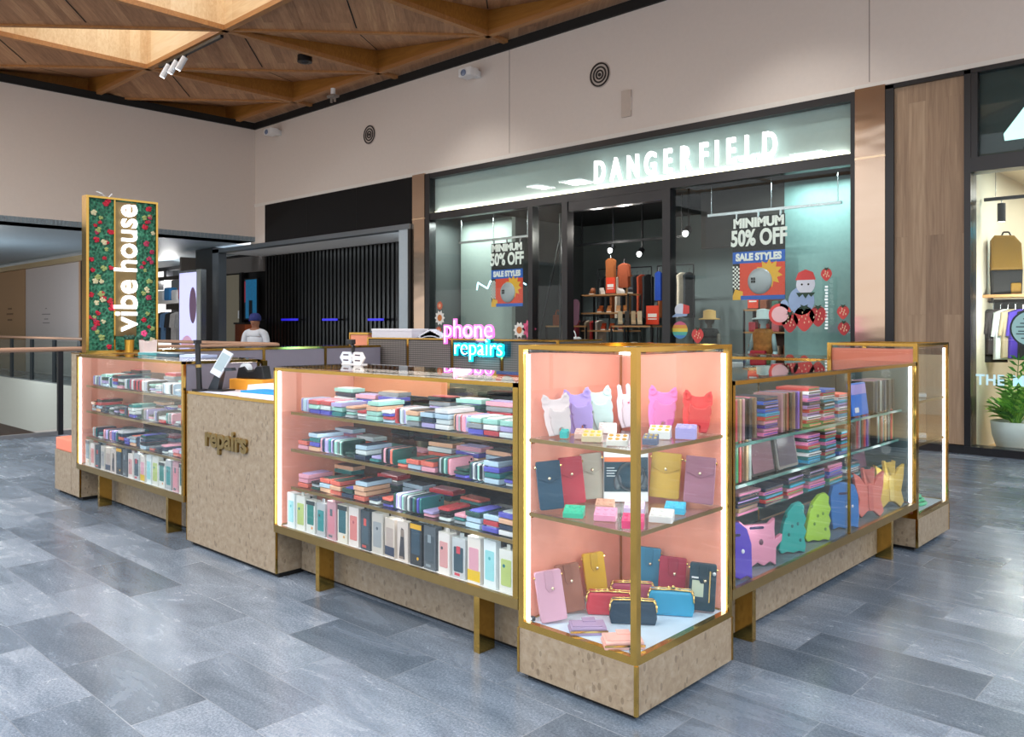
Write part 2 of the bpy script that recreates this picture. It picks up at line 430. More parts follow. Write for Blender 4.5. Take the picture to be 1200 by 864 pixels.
# ------------------------------------------------------------------ timber coffered ceiling
WOODC = wood_mat('ceiling_timber', ['#8a6244', '#b38460', '#cfa47a'], rot=.785, plank=.16, length=2.2, rough=.5, var=.3)
WOODL = wood_mat('lit_shaft_timber', ['#d6b080', '#eccfa2', '#f6e0bc'], plank=.2, length=1.6, rough=.5, var=.25)  # shaft timber made paler, the skylight brightness is put into its colour
BEAM = wood_mat('beam_timber', ['#93643c', '#b27c48', '#c8945c'], plank=.3, length=3, rough=.45, var=.1)
ZB = 6.60
DX, DY, HR = 3.1, 3.28, .42
ceil = bpy.data.objects.new('ceiling', None); COL.objects.link(ceil); struct(ceil)
ceil.location = (0, 0, 0)
gp = G(); gv = G(); gb = G(); gs = G(); gk = G()
def tri_panel(A, B, Cc, flip):
    """A,B on the hinge diagonal at beam level, Cc raised; recess walls below Cc"""
    up = Vector((Cc[0], Cc[1], ZB+HR)); a = Vector((A[0], A[1], ZB)); b = Vector((B[0], B[1], ZB)); c0 = Vector((Cc[0], Cc[1], ZB))
    gp.poly([a, b, up] if flip else [a, up, b])
    gv.poly([a, c0, up]); gv.poly([b, up, c0])
    m = (a+b)/2
    d = (up-m); n = d.cross(b-a).normalized(); s_ = (b-a).normalized()*.012
    p = m+d*.06; q = m+d*.94
    off = Vector((0, 0, -.006))
    gk.poly([p-s_+off, p+s_+off, q+s_+off, q-s_+off])
for i in range(-4, 6):
    for j in range(-3, 3):
        x0 = -11.5+DX*i+DX; x0 = -11.5+DX*(i+1); x1 = x0+DX; y0 = 4.37+DY*j; y1 = y0+DY
        if x0 < -18 or x0 > 3 or y0 > 4.4: continue
        xa, xb, ya, yb = x0, x1, y0, y1
        xa += .035; xb -= .035; ya += .035; yb -= .035
        sky = (j == -1 or j == -3) and x0 > -15.5
        tri_panel((xa, ya), (xb, yb), (xb, ya), True)
        if not sky: tri_panel((xa, ya), (xb, yb), (xa, yb), False)
        else:
            h = 1.25
            a, b, c = (xa, ya), (xb, yb), (xa, yb)
            for p, q in ((a, c), (c, b), (b, a)):
                gs.poly([(p[0], p[1], ZB), (q[0], q[1], ZB), (q[0], q[1], ZB+h), (p[0], p[1], ZB+h)])
# beams (thin soffit strips of the diagrid)
for i in range(-4, 7):
    x = -11.5+DX*i
    if -18 < x < 6: gb.box(x-.055, x+.055, -9, YW, ZB-.035, ZB+.05)
for j in range(-4, 3):
    y = 4.37+DY*j
    if y < YW: gb.box(-17.3, 6, y-.055, y+.055, ZB-.035, ZB+.05)
for i in range(-4, 6):
    for j in range(-3, 2):
        xa = -11.5+DX*i; ya = 4.37+DY*j
        if xa < -18 or xa > 3 or ya > 4.4: continue
        L_ = math.hypot(DX, DY)
        M = Matrix.Translation((xa, ya, ZB)) @ Matrix.Rotation(math.atan2(DY, DX), 4, 'Z')
        gb.box(0, L_, -.035, .035, -.03, .03, M)
# small strip between the last beam and the wall
gp.poly([(-17.3, 7.65, ZB+.03), (6, 7.65, ZB+.03), (6, YW, ZB+.03), (-17.3, YW, ZB+.03)])
gp.poly([(-17.3, -9, ZB+.05), (-14.6, -9, ZB+.05), (-14.6, -8, ZB+.05), (-17.3, -8, ZB+.05)])
gp.build('ceiling_panel', WOODC, ceil); gv.build('coffer_side', wood_mat('coffer_timber', ['#8a5a25', '#a9722f', '#c08a44'], plank=.3, length=3, var=.12), ceil)
gs.build('skylight_shaft', WOODL, ceil); gb.build('beam', BEAM, ceil); gk.build('service_slot', DARK, ceil)

# lamps of the mall (the fittings hang behind and above the camera, their reflections show in the shop glass)
LAMP = mat('#f6fbff', .5, emit=9.0, name='lamp_diffuser')
LAMPS = [(-17.1, -2.5), (-15.4, -2.6), (-9.3, -2.9), (-7.9, -3.7), (-1.5, -4.2), (4.0, -4.0)]
for k, (x, y) in enumerate(LAMPS):
    t = thing('ceiling_light', 'square white ceiling light behind the viewer, %s from the left wall' % ORD[k+1], 'ceiling light', (x, y, 6.3), 0, 'mall ceiling lights')
    G().box(-.5, .5, -.5, .5, .02, .1, bev=.01).build('housing', BLACK, t)
    G().box(-.46, .46, -.46, .46, 0, .02).build('diffuser', LAMP, t)
    area('lamp_glow', (x, y, 6.28), .9, 110, (1, .97, .93))
for x, y, p in ((-12, 1.0, 260), (-7, 1.0, 260), (-2, -1.5, 330), (3, -3, 330), (-5, -5, 330), (-9, 6.5, 120), (-3, 6.5, 130)):
    spot('hall_fill', (x, y, 6.5), p, (1, .96, .9), (x, y, 0), 110, .6, .12)  # unseen spots without fittings, added to brighten the hall

# ------------------------------------------------------------------ kiosk joinery
def bars(name, m, parent, *bs):
    for b in bs: G().box(*b).build(name, m, parent)

def frame_box(x0, x1, y0, y1, z0, z1, t, name, parent, m=BRASS, edges='all'):
    """brass edge frame of a glazed case"""
    g = G()
    for x in (x0, x1-t):
        for y in (y0, y1-t): g.box(x, x+t, y, y+t, z0, z1)
    for z in (z0, z1-t):
        for y in (y0, y1-t): g.box(x0+t, x1-t, y, y+t, z, z+t)
        for x in (x0, x1-t): g.box(x, x+t, y0+t, y1-t, z, z+t)
    return builds(g, name, m, parent)

def tower(loc, label, ztop, zb, w, d, pinkside, shelves, led):
    """tall square glazed display case on a terrazzo base; origin at the outer corner on the floor"""
    t = thing('display_tower', label, 'display case', loc)
    G().box(-w, 0, 0, d, .025, zb).build('base', TERR, t)
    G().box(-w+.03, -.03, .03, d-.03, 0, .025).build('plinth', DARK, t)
    g = G(); g.box(-w-.004, -w+.006, -.004, .006, .025, zb); g.box(-.010, .004, -.004, .010, .025, zb); g.box(-.006, .004, d-.006, d+.004, .025, zb)
    builds(g, 'corner_trim', BRASS, t)
    g = G(); b = .028
    for x in (-w, -b):
        for y in (0, d-b): g.box(x, x+b, y, y+b, zb, ztop)
    builds(g, 'post', BRASS, t)
    g = G()
    for z, h in ((zb, .03), (ztop-.018, .018)):
        g.box(-w+b, -b, 0, b, z, z+h); g.box(-w+b, -b, d-b, d, z, z+h); g.box(-w, -w+b, b, d-b, z, z+h); g.box(-b, 0, b, d-b, z, z+h)
    builds(g, 'rail', BRASS, t)
    G().box(-w+b, -b, b, d-b, zb, zb+.025).build('deck', mat('#cfe2f2', .35, name='pale_blue_deck'), t)
    G().box(-w+b, -b, .010, .016, zb+.03, ztop-.036).build('front_glass', GLASS, t)
    G().box(-.016, -.010, b, d-b, zb+.03, ztop-.036).build('side_glass', GLASS, t)
    if 'x' in pinkside: G().box(-w+.006, -w+.02, b, d-b, zb+.03, ztop-.036).build('side_panel', PINK, t)
    if 'y' in pinkside: G().box(-w+b, -b, d-.02, d-.006, zb+.03, ztop-.036).build('back_panel', PINK, t)
    if 'f' in pinkside: G().box(-w+b, -b, .018, .03, zb+.03, ztop-.036).build('front_panel', PINK2, t)
    if 'y' not in pinkside: G().box(-w+b, -b, d-.016, d-.010, zb+.03, ztop-.036).build('back_glass', GLASS, t)
    G().box(-w+.004, -.004, .004, d-.004, ztop-.03, ztop-.022).build('top_glass', GLASS, t)
    for z in shelves:
        s = G().box(-w+b, -b, b, d-b, z-.010, z).build('shelf', SHELFG, t)
        g = G(); g.box(-w+b, -b, b-.008, b, z-.013, z+.003); g.box(-b, -b+.008, b, d-b, z-.013, z+.003); g.build('shelf_edge', BRASS2, s)
        G().tube((-w+b+.01, .03, z-.018), (-w+b+.01, .055, z-.018), .008).build('shelf_clip', BRASS, s)
    for k in led:
        g = G()
        if k == 'fl': g.box(-w+b+.001, -w+b+.014, .018, .030, zb+.03, ztop-.04)
        if k == 'rb': g.box(-.030, -.016, d-b-.014, d-b-.001, zb+.03, ztop-.04)
        g.build('led_strip', LED, t)
    return t

tower((0, 0, 0), 'tall brass and glass display case with pink back at the near corner of the kiosk', 1.42, .215, .606, .735, 'xy', (1.02, .705), ('fl', 'rb'))
for p, e in (((-.30, .36, 1.36), 9), ((-.30, .36, .98), 5), ((-.30, .36, .66), 6)): point('case_fill', p, e*.16, (1, .97, .94), .05)  # unseen point lights added to brighten the goods in the case
tower((0, 3.25, 0), 'tall brass and glass display case at the far right corner of the kiosk', 1.383, .213, .606, .70, 'f', (.99, .70), ('rb',))

def legs(t, spots, axis):
    for a in spots:
        g = G()
        if axis == 'x': g.box(a-.018, a+.018, .06, .16, 0, .285)
        else: g.box(-.16, -.06, a-.018, a+.018, 0, .285)
        g.build('leg', BRASS, t)

def cabinet_x(x0, x1, label, legx, zt=1.255, ybase=.19, dep=.58):
    """low glazed display cabinet running along x, front on y=0; origin left front on the floor"""
    L_ = x1-x0; t = thing('display_cabinet', label, 'display cabinet', (x0, 0, 0)); zb = .285
    G().box(0, L_, ybase, dep, .025, zb).build('base', TERR, t)
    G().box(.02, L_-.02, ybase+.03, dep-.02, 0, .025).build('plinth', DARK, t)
    legs(t, [v-x0 for v in legx], 'x')
    g = G(); g.box(0, L_, 0, .02, zb, zb+.045); g.box(0, .02, .02, dep, zb, zb+.045); g.box(L_-.02, L_, .02, dep, zb, zb+.045); g.box(0.02, L_-.02, .02, dep, zb, zb+.012)
    builds(g, 'bottom_rail', BRASS2, t)
    g = G(); b = .02
    for x in (0, L_-.03): g.box(x, x+(.012 if x == 0 else .03), 0, b, zb+.045, zt)
    for x in (0, L_-b, L_*.46): g.box(x, x+b, dep-b, dep, zb+.045, zt)
    builds(g, 'post', BRASS, t)
    g = G()
    for y in (0, dep-b): g.box(0, L_, y, y+b, zt-.018, zt)
    for x in (0, L_-b): g.box(x, x+b, b, dep-b, zt-.018, zt)
    builds(g, 'top_rail', BRASS, t)
    G().box(.02, L_-.02, .02, dep-.02, zb+.012, zb+.035).build('deck', WHITE, t)
    G().box(.012, L_-.03, .006, .012, zb+.045, zt-.018).build('front_glass', GLASS, t)
    G().box(.004, L_-.004, .004, dep-.004, zt-.001, zt+.007).build('top_glass', GLASS, t)
    G().box(.006, .02, .02, dep-b, zb+.045, zt-.02).build('end_panel', PINK, t)
    xm = L_*.46
    G().box(.02, xm, dep-.018, dep-.006, 1.09, zt-.07).build('back_flap', mat('#dd8f62', .5, name='apricot_laminate'), t); G().box(.02, xm, dep-.018, dep-.006, zb+.045, 1.088).build('back_door', MIRROR, t); G().box(L_-.02, L_-.006, .025, dep-b, zb+.045, zt-.02).build('end_panel', GREYP, t)
    G().box(xm+b, L_-b, dep-.018, dep-.006, zb+.045, zt-.02).build('back_door', MIRROR, t)
    G().box(.02, .036, .016, .030, zb+.045, zt-.02).build('led_strip', LED, t)
    G().box(.05, L_-.05, dep-.045, dep-.03, zt-.035, zt-.02).build('led_strip', mat('#fff1e4', .5, emit=4.0, name='added_warm_strip'), t)  # glowing strip added inside the top to brighten the contents
    for z in (1.00, .785, .565):
        s = G().box(.14 if z > 0 else 0, L_-.035, .04, dep-.03, z-.010, z).build('shelf', SHELFG, t)
        G().box(.14, L_-.035, .03, .04, z-.014, z+.002).build('shelf_edge', BRASS2, s)
        G().tube((.02, .30, z-.014), (.16, .30, z-.014), .006).build('shelf_bracket', BRASS, s)
    return t
cabinet_x(-2.575, -.61, 'long glass cabinet of phone cases between the repairs counter and the corner case', (-2.209, -.923))
cabinet_x(-5.745, -3.745, 'left glass cabinet of phone cases between the bench and the repairs counter', (-5.414, -4.13))
for x in (-2.1, -1.5, -.95, -5.2, -4.6, -4.1):
    for z, e in ((1.19, 2.6), (.93, 1.8), (.72, 1.8), (.545, .6)): point('case_fill', (x, .06, z), e*.36, (1, .98, .96), .03)  # unseen point lights added along the shelves to brighten the stock

# repairs counter
t = thing('repairs_counter', 'speckled stone counter with brass repairs lettering in the kiosk front', 'counter', (-3.735, .02, 0))
G().box(.003, 1.155, 0, .62, .03, 1.044).build('body', TERR, t)
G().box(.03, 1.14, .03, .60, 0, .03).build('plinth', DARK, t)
G().box(0.01, 1.145, .012, .62, 1.044, 1.054).build('worktop', mat('#d5d9ea', .3, name='pale_worktop'), t)
g = G(); g.box(0, 1.156, -.003, .008, 1.036, 1.056); g.box(1.148, 1.156, -.003, .010, .03, 1.056); g.box(1.148, 1.156, .010, .62, 1.036, 1.056); g.box(-.002, .005, -.003, .01, .03, 1.04)
builds(g, 'edge_trim', BRASS, t)
text('lettering', 'repairs', .175, BRASS2, t, (.56, -.008, .765), XF, .008, .006, 1.12)
# end panel and bench
t = thing('end_panel', 'speckled stone end panel closing the left cabinet beside the bench', 'panel', (-5.75, .03, 0))
G().box(-.20, 0, 0, .60, .03, 1.262).build('body', TERR, t); G().box(-.18, -.02, .03, .58, 0, .03).build('plinth', DARK, t)
g = G(); g.box(-.012, .002, -.003, .01, .03, 1.262); g.box(-.2, 0, -.003, .6, 1.262, 1.27); builds(g, 'edge_trim', BRASS, t)
t = thing('bench', 'stone bench with coral seat cushion at the left end of the kiosk', 'bench', (-6.36, .03, 0))
G().box(0, .405, 0, .66, .03, .388).build('body', TERR, t); G().box(.03, .38, .03, .63, 0, .03).build('plinth', DARK, t)
G().box(.004, .402, .004, .656, .388, .497, bev=.012).build('seat_cushion', PINK2, t)

# right-hand cabinet along y
t = thing('display_cabinet', 'right-hand glass cabinet of tablet cases between the two tall cases', 'display cabinet', (0, .74, 0))
zb, zt, LY, DP = .285, 1.255, 2.505, .55
G().box(-DP, -.15, .01, LY-.01, .025, zb).build('base', TERR, t); G().box(-DP+.02, -.18, .03, LY-.03, 0, .025).build('plinth', DARK, t)
legs(t, [1.06-.74, 2.95-.74], 'y')
g = G(); g.box(-.02, 0, 0, LY, zb, zb+.045); g.box(-DP, -.02, .0, LY, zb, zb+.012); builds(g, 'bottom_rail', BRASS2, t)
g = G(); b = .02
for y in (0.005, LY-b-.005): g.box(-b, 0, y, y+b, zb+.045, zt); g.box(-DP, -DP+b, y, y+b, zb+.045, zt)
g.box(-DP, -DP+b, 1.3, 1.3+b, zb+.045, zt); builds(g, 'post', BRASS, t)
g = G()
for x in (-b, -DP): g.box(x, x+b, 0.005, LY-.005, zt-.018, zt)
for y in (0.005, LY-b-.005): g.box(-DP+b, -b, y, y+b, zt-.018, zt)
builds(g, 'top_rail', BRASS, t)
G().box(-DP+.02, -.02, .02, LY-.02, zb+.012, zb+.035).build('deck', mat('#66757d', .4, name='grey_deck'), t)
d1 = G().box(-.012, -.006, .025, 1.36, zb+.045, zt-.018).build('glass_door', GLASS, t)
G().box(-.014, -.001, 1.345, 1.362, zb+.045, zt-.018).build('door_edge', BRASS, d1)
d2 = G().box(-.022, -.016, 1.33, LY-.025, zb+.045, zt-.018).build('glass_door', GLASS, t)
G().box(-DP+.004, -.004, .006, LY-.006, zt-.001, zt+.007).build('top_glass', GLASS, t)
G().box(-DP+.006, -DP+.018, .03, LY-.03, zb+.045, zt-.02).build('back_panel', mat('#31484c', .3, name='dark_teal_back'), t)
G().box(-DP+.02, -.03, LY-.026, LY-.02, zb+.045, zt-.02).build('end_panel', mat('#4c6266', .25), t); G().box(-.040, -.024, LY-.046, LY-.030, zb+.045, zt-.02).build('led_strip', LED, t)
for z, dp in ((.945, .44), (.745, .42), (.565, .32)):
    s = G().box(-DP+.02, -DP+.02+dp, .03, LY-.05, z-.010, z).build('shelf', SHELFG, t)
    G().box(-DP+.02+dp, -DP+.028+dp, .03, LY-.05, z-.013, z+.002).build('shelf_edge', mat('#5f8f86', .15), s)
for y in (1.1, 1.7, 2.3, 2.9):
    for z, e in ((1.2, 1.8), (.90, .9), (.71, .8), (.53, 1.2)): point('case_fill', (-.07, y, z), e*.26, (.95, 1, 1), .03)  # unseen point lights added to brighten the tablet cases

# back run with woven panels
WEAVE = mesh_weave_mat()
t = thing('back_cabinet', 'woven-front cabinet with brass trim along the back of the kiosk', 'cabinet', (-6.0, 3.25, 0))
L_ = 2.9
G().box(0, L_, 0.01, .65, .03, 1.355).build('body', mat('#4a4644', .6), t); G().box(.03, L_-.03, .04, .62, 0, .03).build('plinth', DARK, t)
for k in range(4):
    G().box(.03+k*.72, .70+k*.72, 0, .012, .06, 1.34).build('woven_panel', WEAVE, t)
g = G()
for k in range(5): g.box(min(k*.72, L_-.03), min(k*.72, L_-.03)+.03, -.006, .01, .03, 1.355)
g.box(0, L_, -.006, .66, 1.355, 1.37); builds(g, 'brass_trim', BRASS, t)
t = thing('back_cabinet', 'low glass-topped cabinet with brass edge at back right of the kiosk', 'cabinet', (-3.09, 3.25, 0))
G().box(0, 2.47, .01, .65, .03, .92).build('body', mat('#8d7a66', .6), t); G().box(.03, 2.44, .04, .62, 0, .03).build('plinth', DARK, t)
frame_box(0, 2.47, 0, .65, .92, 1.264, .02, 'frame', t)
G().box(.02, 2.45, .008, .014, .94, 1.245).build('front_glass', GLASS, t); G().box(.004, 2.466, .004, .646, 1.258, 1.268).build('top_glass', GLASS, t)
# left run inside faces
t = thing('side_cabinet', 'grey-panelled cabinet with brass rim along the left side of the kiosk', 'cabinet', (-5.72, .72, 0))
G().box(-.46, 0, 0, 2.5, .03, 1.262).build('body', GREYP, t); G().box(-.44, -.02, .03, 2.47, 0, .03).build('plinth', DARK, t)
g = G(); g.box(-.46, .006, 0, 2.5, 1.262, 1.285)
for y in (1.02, 1.75): g.box(0, .006, y, y+.03, .05, 1.262)
g.box(0, .004, 2.1, 2.105, .05, 1.262)
builds(g, 'brass_trim', BRASS, t)
# inner gate panel with brass frame
t = thing('gate_panel', 'low grey gate panel with brass frame behind the repairs counter', 'gate', (-5.2, .72, 0))
G().box(.02, 1.23, .012, .03, .06, 1.215).build('panel', GREYP, t)
g = G(); g.box(0, .02, 0, .04, 0, 1.235); g.box(1.23, 1.255, 0, .04, 0, 1.235); g.box(.02, 1.23, 0, .04, 1.215, 1.24); g.box(.02, 1.23, 0, .04, .03, .06)
builds(g, 'frame', BRASS, t)
# pink tower at the back left corner
t = thing('corner_case', 'pink-panelled case with gold edges at the back left corner of the kiosk', 'display case', (-6.36, 3.26, 0))
G().box(0, .34, 0.01, .6, .03, 1.40).build('body', mat('#f39a78', .5), t)
g = G(); g.box(-.01, .35, 0, .61, 1.40, 1.425); g.box(-.012, .008, 0, .02, .03, 1.40); builds(g, 'brass_trim', BRASS, t)

# ------------------------------------------------------------------ vertical sign box
t = thing('sign_tower', 'tall gold-framed flower wall sign with lit vertical lettering on left cabinet', 'sign', (-5.70, .063, 1.271))
H_ = 1.355; W_ = .617
g = G()
g.box(-.10, 0, 0, .022, 0, H_); g.box(-.10, 0, W_-.018, W_, 0, H_); g.box(-.10, 0, .022, W_-.018, H_-.018, H_); g.box(-.10, 0, .022, W_-.018, 0, .018)
builds(g, 'frame', BRASS, t)
LW = leaf_wall_mat()
G().box(-.085, -.022, .022, .235, .018, H_-.018).build('foliage_panel', LW, t)
G().box(-.085, -.022, .245, W_-.018, .018, H_-.018).build('foliage_panel', LW, t)
G().box(-.06, -.012, .235, .247, .018, H_-.018).build('brass_strip', BRASS, t)
G().box(-.03, -.018, .25, .43, .14, H_-.03).build('letter_backing', mat('#7d6a48', .3, .8), t)
LL = mat('#ffffff', .4, emit=1.7, name='lit_letters')
text('lettering', 'vibe', .28, LL, t, (.005, .338, .185), (PI/2, -PI/2, PI/2), .012, .003, 1.0, 'LEFT')
text('lettering', 'house', .275, LL, t, (.005, .338, .70), (PI/2, -PI/2, PI/2), .012, .003, .92, 'LEFT')
for k in range(120):
    y = R.uniform(.03, W_-.03); z = R.uniform(.03, H_-.03)
    if .22 < y < .45: continue
    c, n = R.choice([('#c2213a', 'red_flower'), ('#c2213a', 'red_flower'), ('#d8d0a8', 'cream_flower'), ('#b23a5a', 'pink_flower'), ('#9fae6a', 'pale_leaf')])
    r = R.uniform(.012, .021)
    g = G()
    for q in range(5):
        a = q*2*PI/5+R.random(); g.sph((.004*R.random(), math.cos(a)*r*.75, math.sin(a)*r*.75), (r*.5, r*.75, r*.6), 8)
    g.sph((.006, 0, 0), r*.45, 8)
    g.build(n, mat(c, .7), t, (-.018, y, z), smooth=True)
g = G(); g.path([(-.05, .18, H_), (-.04, .14, H_+.03), (-.05, .10, H_+.045)], .006); g.path([(-.05, .2, H_), (-.04, .23, H_+.035)], .006)
g.build('ribbon', WHITE, t)

# ------------------------------------------------------------------ neon sign on the woven cabinet
t = thing('neon_sign', 'pink and cyan neon phone repairs sign on the woven cabinet', 'neon sign', (-4.30, 3.235, 1.365))
pk = mat('#ee74d2', .4, emit=.95, name='pink_neon'); cy = mat('#18d8f0', .4, emit=.95, name='cyan_neon'); wn = mat('#ffffff', .4, emit=1.5, name='white_neon')
back1 = text('pink_glow', 'phone', .27, pk, t, (.02, -.012, .10), XF, .010, .009, 1.08)
text('white_tube', 'phone', .27, wn, t, (.02, -.026, .10), XF, .004, -.009, 1.08)
text('cyan_glow', 'repairs', .24, cy, t, (.18, -.022, -.085), XF, .010, .012, 1.06)
text('white_tube', 'repairs', .24, wn, t, (.18, -.038, -.085), XF, .004, -.006, 1.06)
G().box(-.22, .60, -.004, .0, -.165, -.01).build('backing', glass_mat('cyan_acrylic', (.5, .85, .95), .05), t)
for x, c in ((.0, (1, .45, .8)), (.2, (.2, .85, 1))): point('neon_glow', (-4.25+x, 3.10, 1.42 if x == 0 else 1.24), 2.2, c, .1)

# ------------------------------------------------------------------ the shop row in the back wall
def sbox(name, m, b, bev=0): return struct(G().box(*b, bev=bev).build(name, m))
def part(name, m, b, parent, bev=0): return G().box(*b, bev=bev).build(name, m, parent)
# cladding columns
for k, (a, b) in enumerate(((-10.98, -10.61), (-2.23, -1.86))):
    t = thing('clad_column', ['rose steel clad column between dark shutter and big shop window', 'rose steel clad column between big shop window and timber panel'][k], 'column', (a, YW-.06, 0))
    part('cladding', MIRB, (0, b-a, 0, .4, .02, 4.52), t)
    part('joint', mat('#e9cfae', .3, 1.), (-.002, b-a+.002, -.003, .4, 3.62, 3.645), t)
    part('foot', STEEL, (-.003, b-a+.003, -.004, .4, 0, .02), t)

# closed shop with dark shutter on the left
sbox('trim_10', mat('#08080b', .6, grain=.25, spec=.2), (-16.68, -10.98, YW-.02, YW+.25, 3.56, 4.505))
for k, x in enumerate((-14.8, -12.9)): sbox('trim_%d' % (11+k), DARK, (x-.006, x+.006, YW-.024, YW-.02, 3.58, 4.5))
t = thing('shopfront_portal', 'metal-framed portal around the closed shop with the dark shutter', 'shopfront', (-15.6, YW, 0))
PM = mat('#7d858c', .35, .8)
part('post', PM, (-3.6, -3.25, -.12, .1, 0, 3.55), t); part('jamb', mat('#b9c8d2', .5), (4.25, 4.55, -.10, .1, 0, 3.45), t); part('post', BLACK, (4.55, 4.60, -.12, .1, 0, 3.45), t)
part('header', PM, (-3.6, 4.60, -.12, .1, 3.45, 3.555), t)
part('dark_pier', mat('#10171c', .3), (-4.6, -3.62, -.1, .1, 0, 3.6), t)
sbox('ceiling_portal', mat('#cfd2d4', .5), (-19.2, -11.0, YW+.11, 10.0, 3.46, 3.56))
sbox('wall_portal_right', mat('#a9bac4', .5), (-11.12, -11.0, YW+.1, 10.0, 0, 3.46))
sbox('wall_portal_back', DARK, (-21.6, -11.0, 9.62, 9.72, 0, 3.6)); sbox('wall_portal_left', mat('#6d665f', .6), (-21.6, -21.5, YW+.1, 10.0, 0, 3.5))
sbox('wall_portal_header', mat('#7a736e', .6), (-21.5, -19.1, 9.5, 9.6, 3.05, 3.5))
t = thing('pleated_shutter', 'dark pleated shutter closing the shop behind the metal portal', 'shutter', (-15.6, 9.55, 0))
g = G(); n = 96
for k in range(n):
    x = -3.4+k*(7.9/n); g.prism([(x, 0), (x+7.9/n, 0), (x+7.9/n, 3.45), (x, 3.45)], .02 if k % 2 else .06)
g.build('pleats', pleat_mat(), t); part('bottom_bar', STEEL, (-3.4, 4.5, -.08, .02, 0, .06), t)
BLU = mat('#2a22d8', .4, emit=.55, name='blue_light_strip')
for k, (a, b, z) in enumerate(((-19.55, -18.95, 1.66), (-17.87, -17.05, 1.655), (-15.95, -15.28, 1.645), (-14.06, -13.45, 1.635))):
    t = thing('wall_ledge', 'small blue-lit ledge on the dark shutter, %s from the left' % ORD[k+1], 'ledge', (a, 9.47, z), 0, 'blue ledges on the dark shutter')
    part('shelf', BLACK, (0, b-a, -.16, 0, 0, .03), t); part('light_strip', BLU, (0, b-a, -.17, -.16, -.01, .045), t)
t = thing('door', 'beige door with small handle beside the dark shutter', 'door', (-21.4, 9.48, 0))
part('leaf', mat('#a89d86', .55), (0, 1.05, -.03, .02, 0, 3.0), t); part('frame', BLACK, (1.05, 1.2, -.05, .02, 0, 3.05), t); part('lock_plate', WHITE, (.98, 1.06, -.05, -.03, 1.72, 1.95), t)
t = thing('display_screen', 'upright blue video screen beside the beige door', 'screen', (-20.0, 9.45, 1.68))
part('housing', BLACK, (0, .72, -.06, 0, 0, 1.18), t); part('picture', mat('#1f6f9c', .4, emit=.35, grain=.5), (.10, .70, -.065, -.06, .04, 1.14), t)
part('red_band', mat('#9c2233', .4, emit=.25), (.03, .10, -.066, -.06, .5, 1.1), t); part('dark_figure', mat('#0b1a26', .4), (.3, .48, -.072, -.065, .05, .55), t)
t = thing('cash_desk', 'small orange timber desk under the blue screen', 'desk', (-19.6, 9.2, 0))
part('body', mat('#a3502a', .5), (0, .55, -.3, 0, 0, 1.55), t); part('top', BLACK, (-.03, .58, -.33, .02, 1.55, 1.6), t)

# ---- big shop (frame, glass, sign)
FR = BLACK2
for nme, b in (('trim_20', (-10.56, -2.23, YW-.04, YW+.12, 4.40, 4.50)), ('trim_21', (-10.60, -10.47, YW-.05, YW+.12, 0, 4.50)),
               ('trim_22', (-2.29, -2.23, YW-.05, YW+.12, 0, 4.50)), ('trim_23', (-10.47, -2.29, YW-.04, YW+.12, 3.58, 3.72)),
               ('trim_24', (-7.86, -7.76, YW-.05, YW+.12, 0, 3.58)), ('trim_25', (-7.10, -6.98, YW-.05, YW+.12, 0, 3.58)),
               ('trim_26', (-5.12, -4.98, YW-.05, YW+.12, 0, 3.58)), ('trim_27', (-7.0, -5.1, YW-.03, YW+.12, 3.42, 3.58)),
               ('trim_28', (-10.47, -7.86, YW-.04, YW+.12, 0, .12)), ('trim_29', (-4.98, -2.29, YW-.04, YW+.12, 0, .12))):
    sbox(nme, FR, b)
t = thing('shop_sign', 'long teal glass sign band with lit white shop name above the shop', 'sign', (-6.38, YW, 3.72))
part('backing', mat('#b9c6c6', .6), (-4.09, 4.09, .10, .14, 0, .68), t)
part('glass_face', STOREG, (-4.09, 4.09, .0, .008, 0, .68), t)
area('sign_wash', (-6.38, YW+.06, 3.76), 8.0, 7, (1, .97, .9), (PI-.25, 0, 0), .04)
part('light_trough', mat('#fff0d0', .5, emit=5), (-4.05, 4.05, .06, .085, .01, .03), t)
LET = mat('#ffffff', .4, emit=1.8, name='lit_shop_letters')
word = 'DANGERFIELD'; x = 0
adv = {'I': .50, 'F': .92, 'E': .94, 'L': .90}; tot = sum(.5*(adv.get(a, 1.06)+adv.get(b, 1.06)) for a, b in zip(word, word[1:]))
for k, ch in enumerate(word):
    if k: x += .5*(adv.get(word[k-1], 1.06)+adv.get(ch, 1.06))*2.92/tot
    text('letter', ch, .50, LET, t, (.06+x, -.03, .262), XF, .025, .010, .60)
# windows
for k, (a, b, z0, z1) in enumerate(((-10.47, -7.86, .12, 3.58), (-7.76, -7.10, .05, 3.58), (-4.98, -2.29, .12, 3.58))):
    sbox('window_%d' % (k+1), STOREG, (a, b, YW+.02, YW+.03, z0, z1))
# interior shell
SW = mat('#565c5c', .7, name='shop_wall'); SD = mat('#2a2d2e', .6)
sbox('floor_shop', mat('#3a3431', .4), (-10.6, -2.2, YW, 13.2, -.05, .004))
sbox('ceiling_shop', mat('#17181a', .7), (-10.6, -2.2, YW+.12, 13.2, 3.9, 4.0))
sbox('wall_shop_back', mat('#75807f', .7), (-10.6, -2.2, 13.1, 13.2, 0, 3.9))
sbox('wall_shop_left', SW, (-10.7, -10.58, YW+.12, 13.2, 0, 3.9)); sbox('wall_shop_right', SW, (-2.24, -2.16, YW+.12, 13.2, 0, 3.9))
PT = mat('#93a09a', .55, grain=.1, name='window_backdrop')
sbox('wall_window_left', PT, (-10.45, -9.03, 8.93, 9.03, 0, 3.6)); sbox('wall_window_right', mat('#86a5a2', .5, grain=.12), (-3.56, -2.26, 8.93, 9.03, 0, 3.6))
sbox('trim_31', mat('#4d4743', .6, grain=.01), (-4.95, -3.56, 8.95, 9.05, 2.72, 3.6))
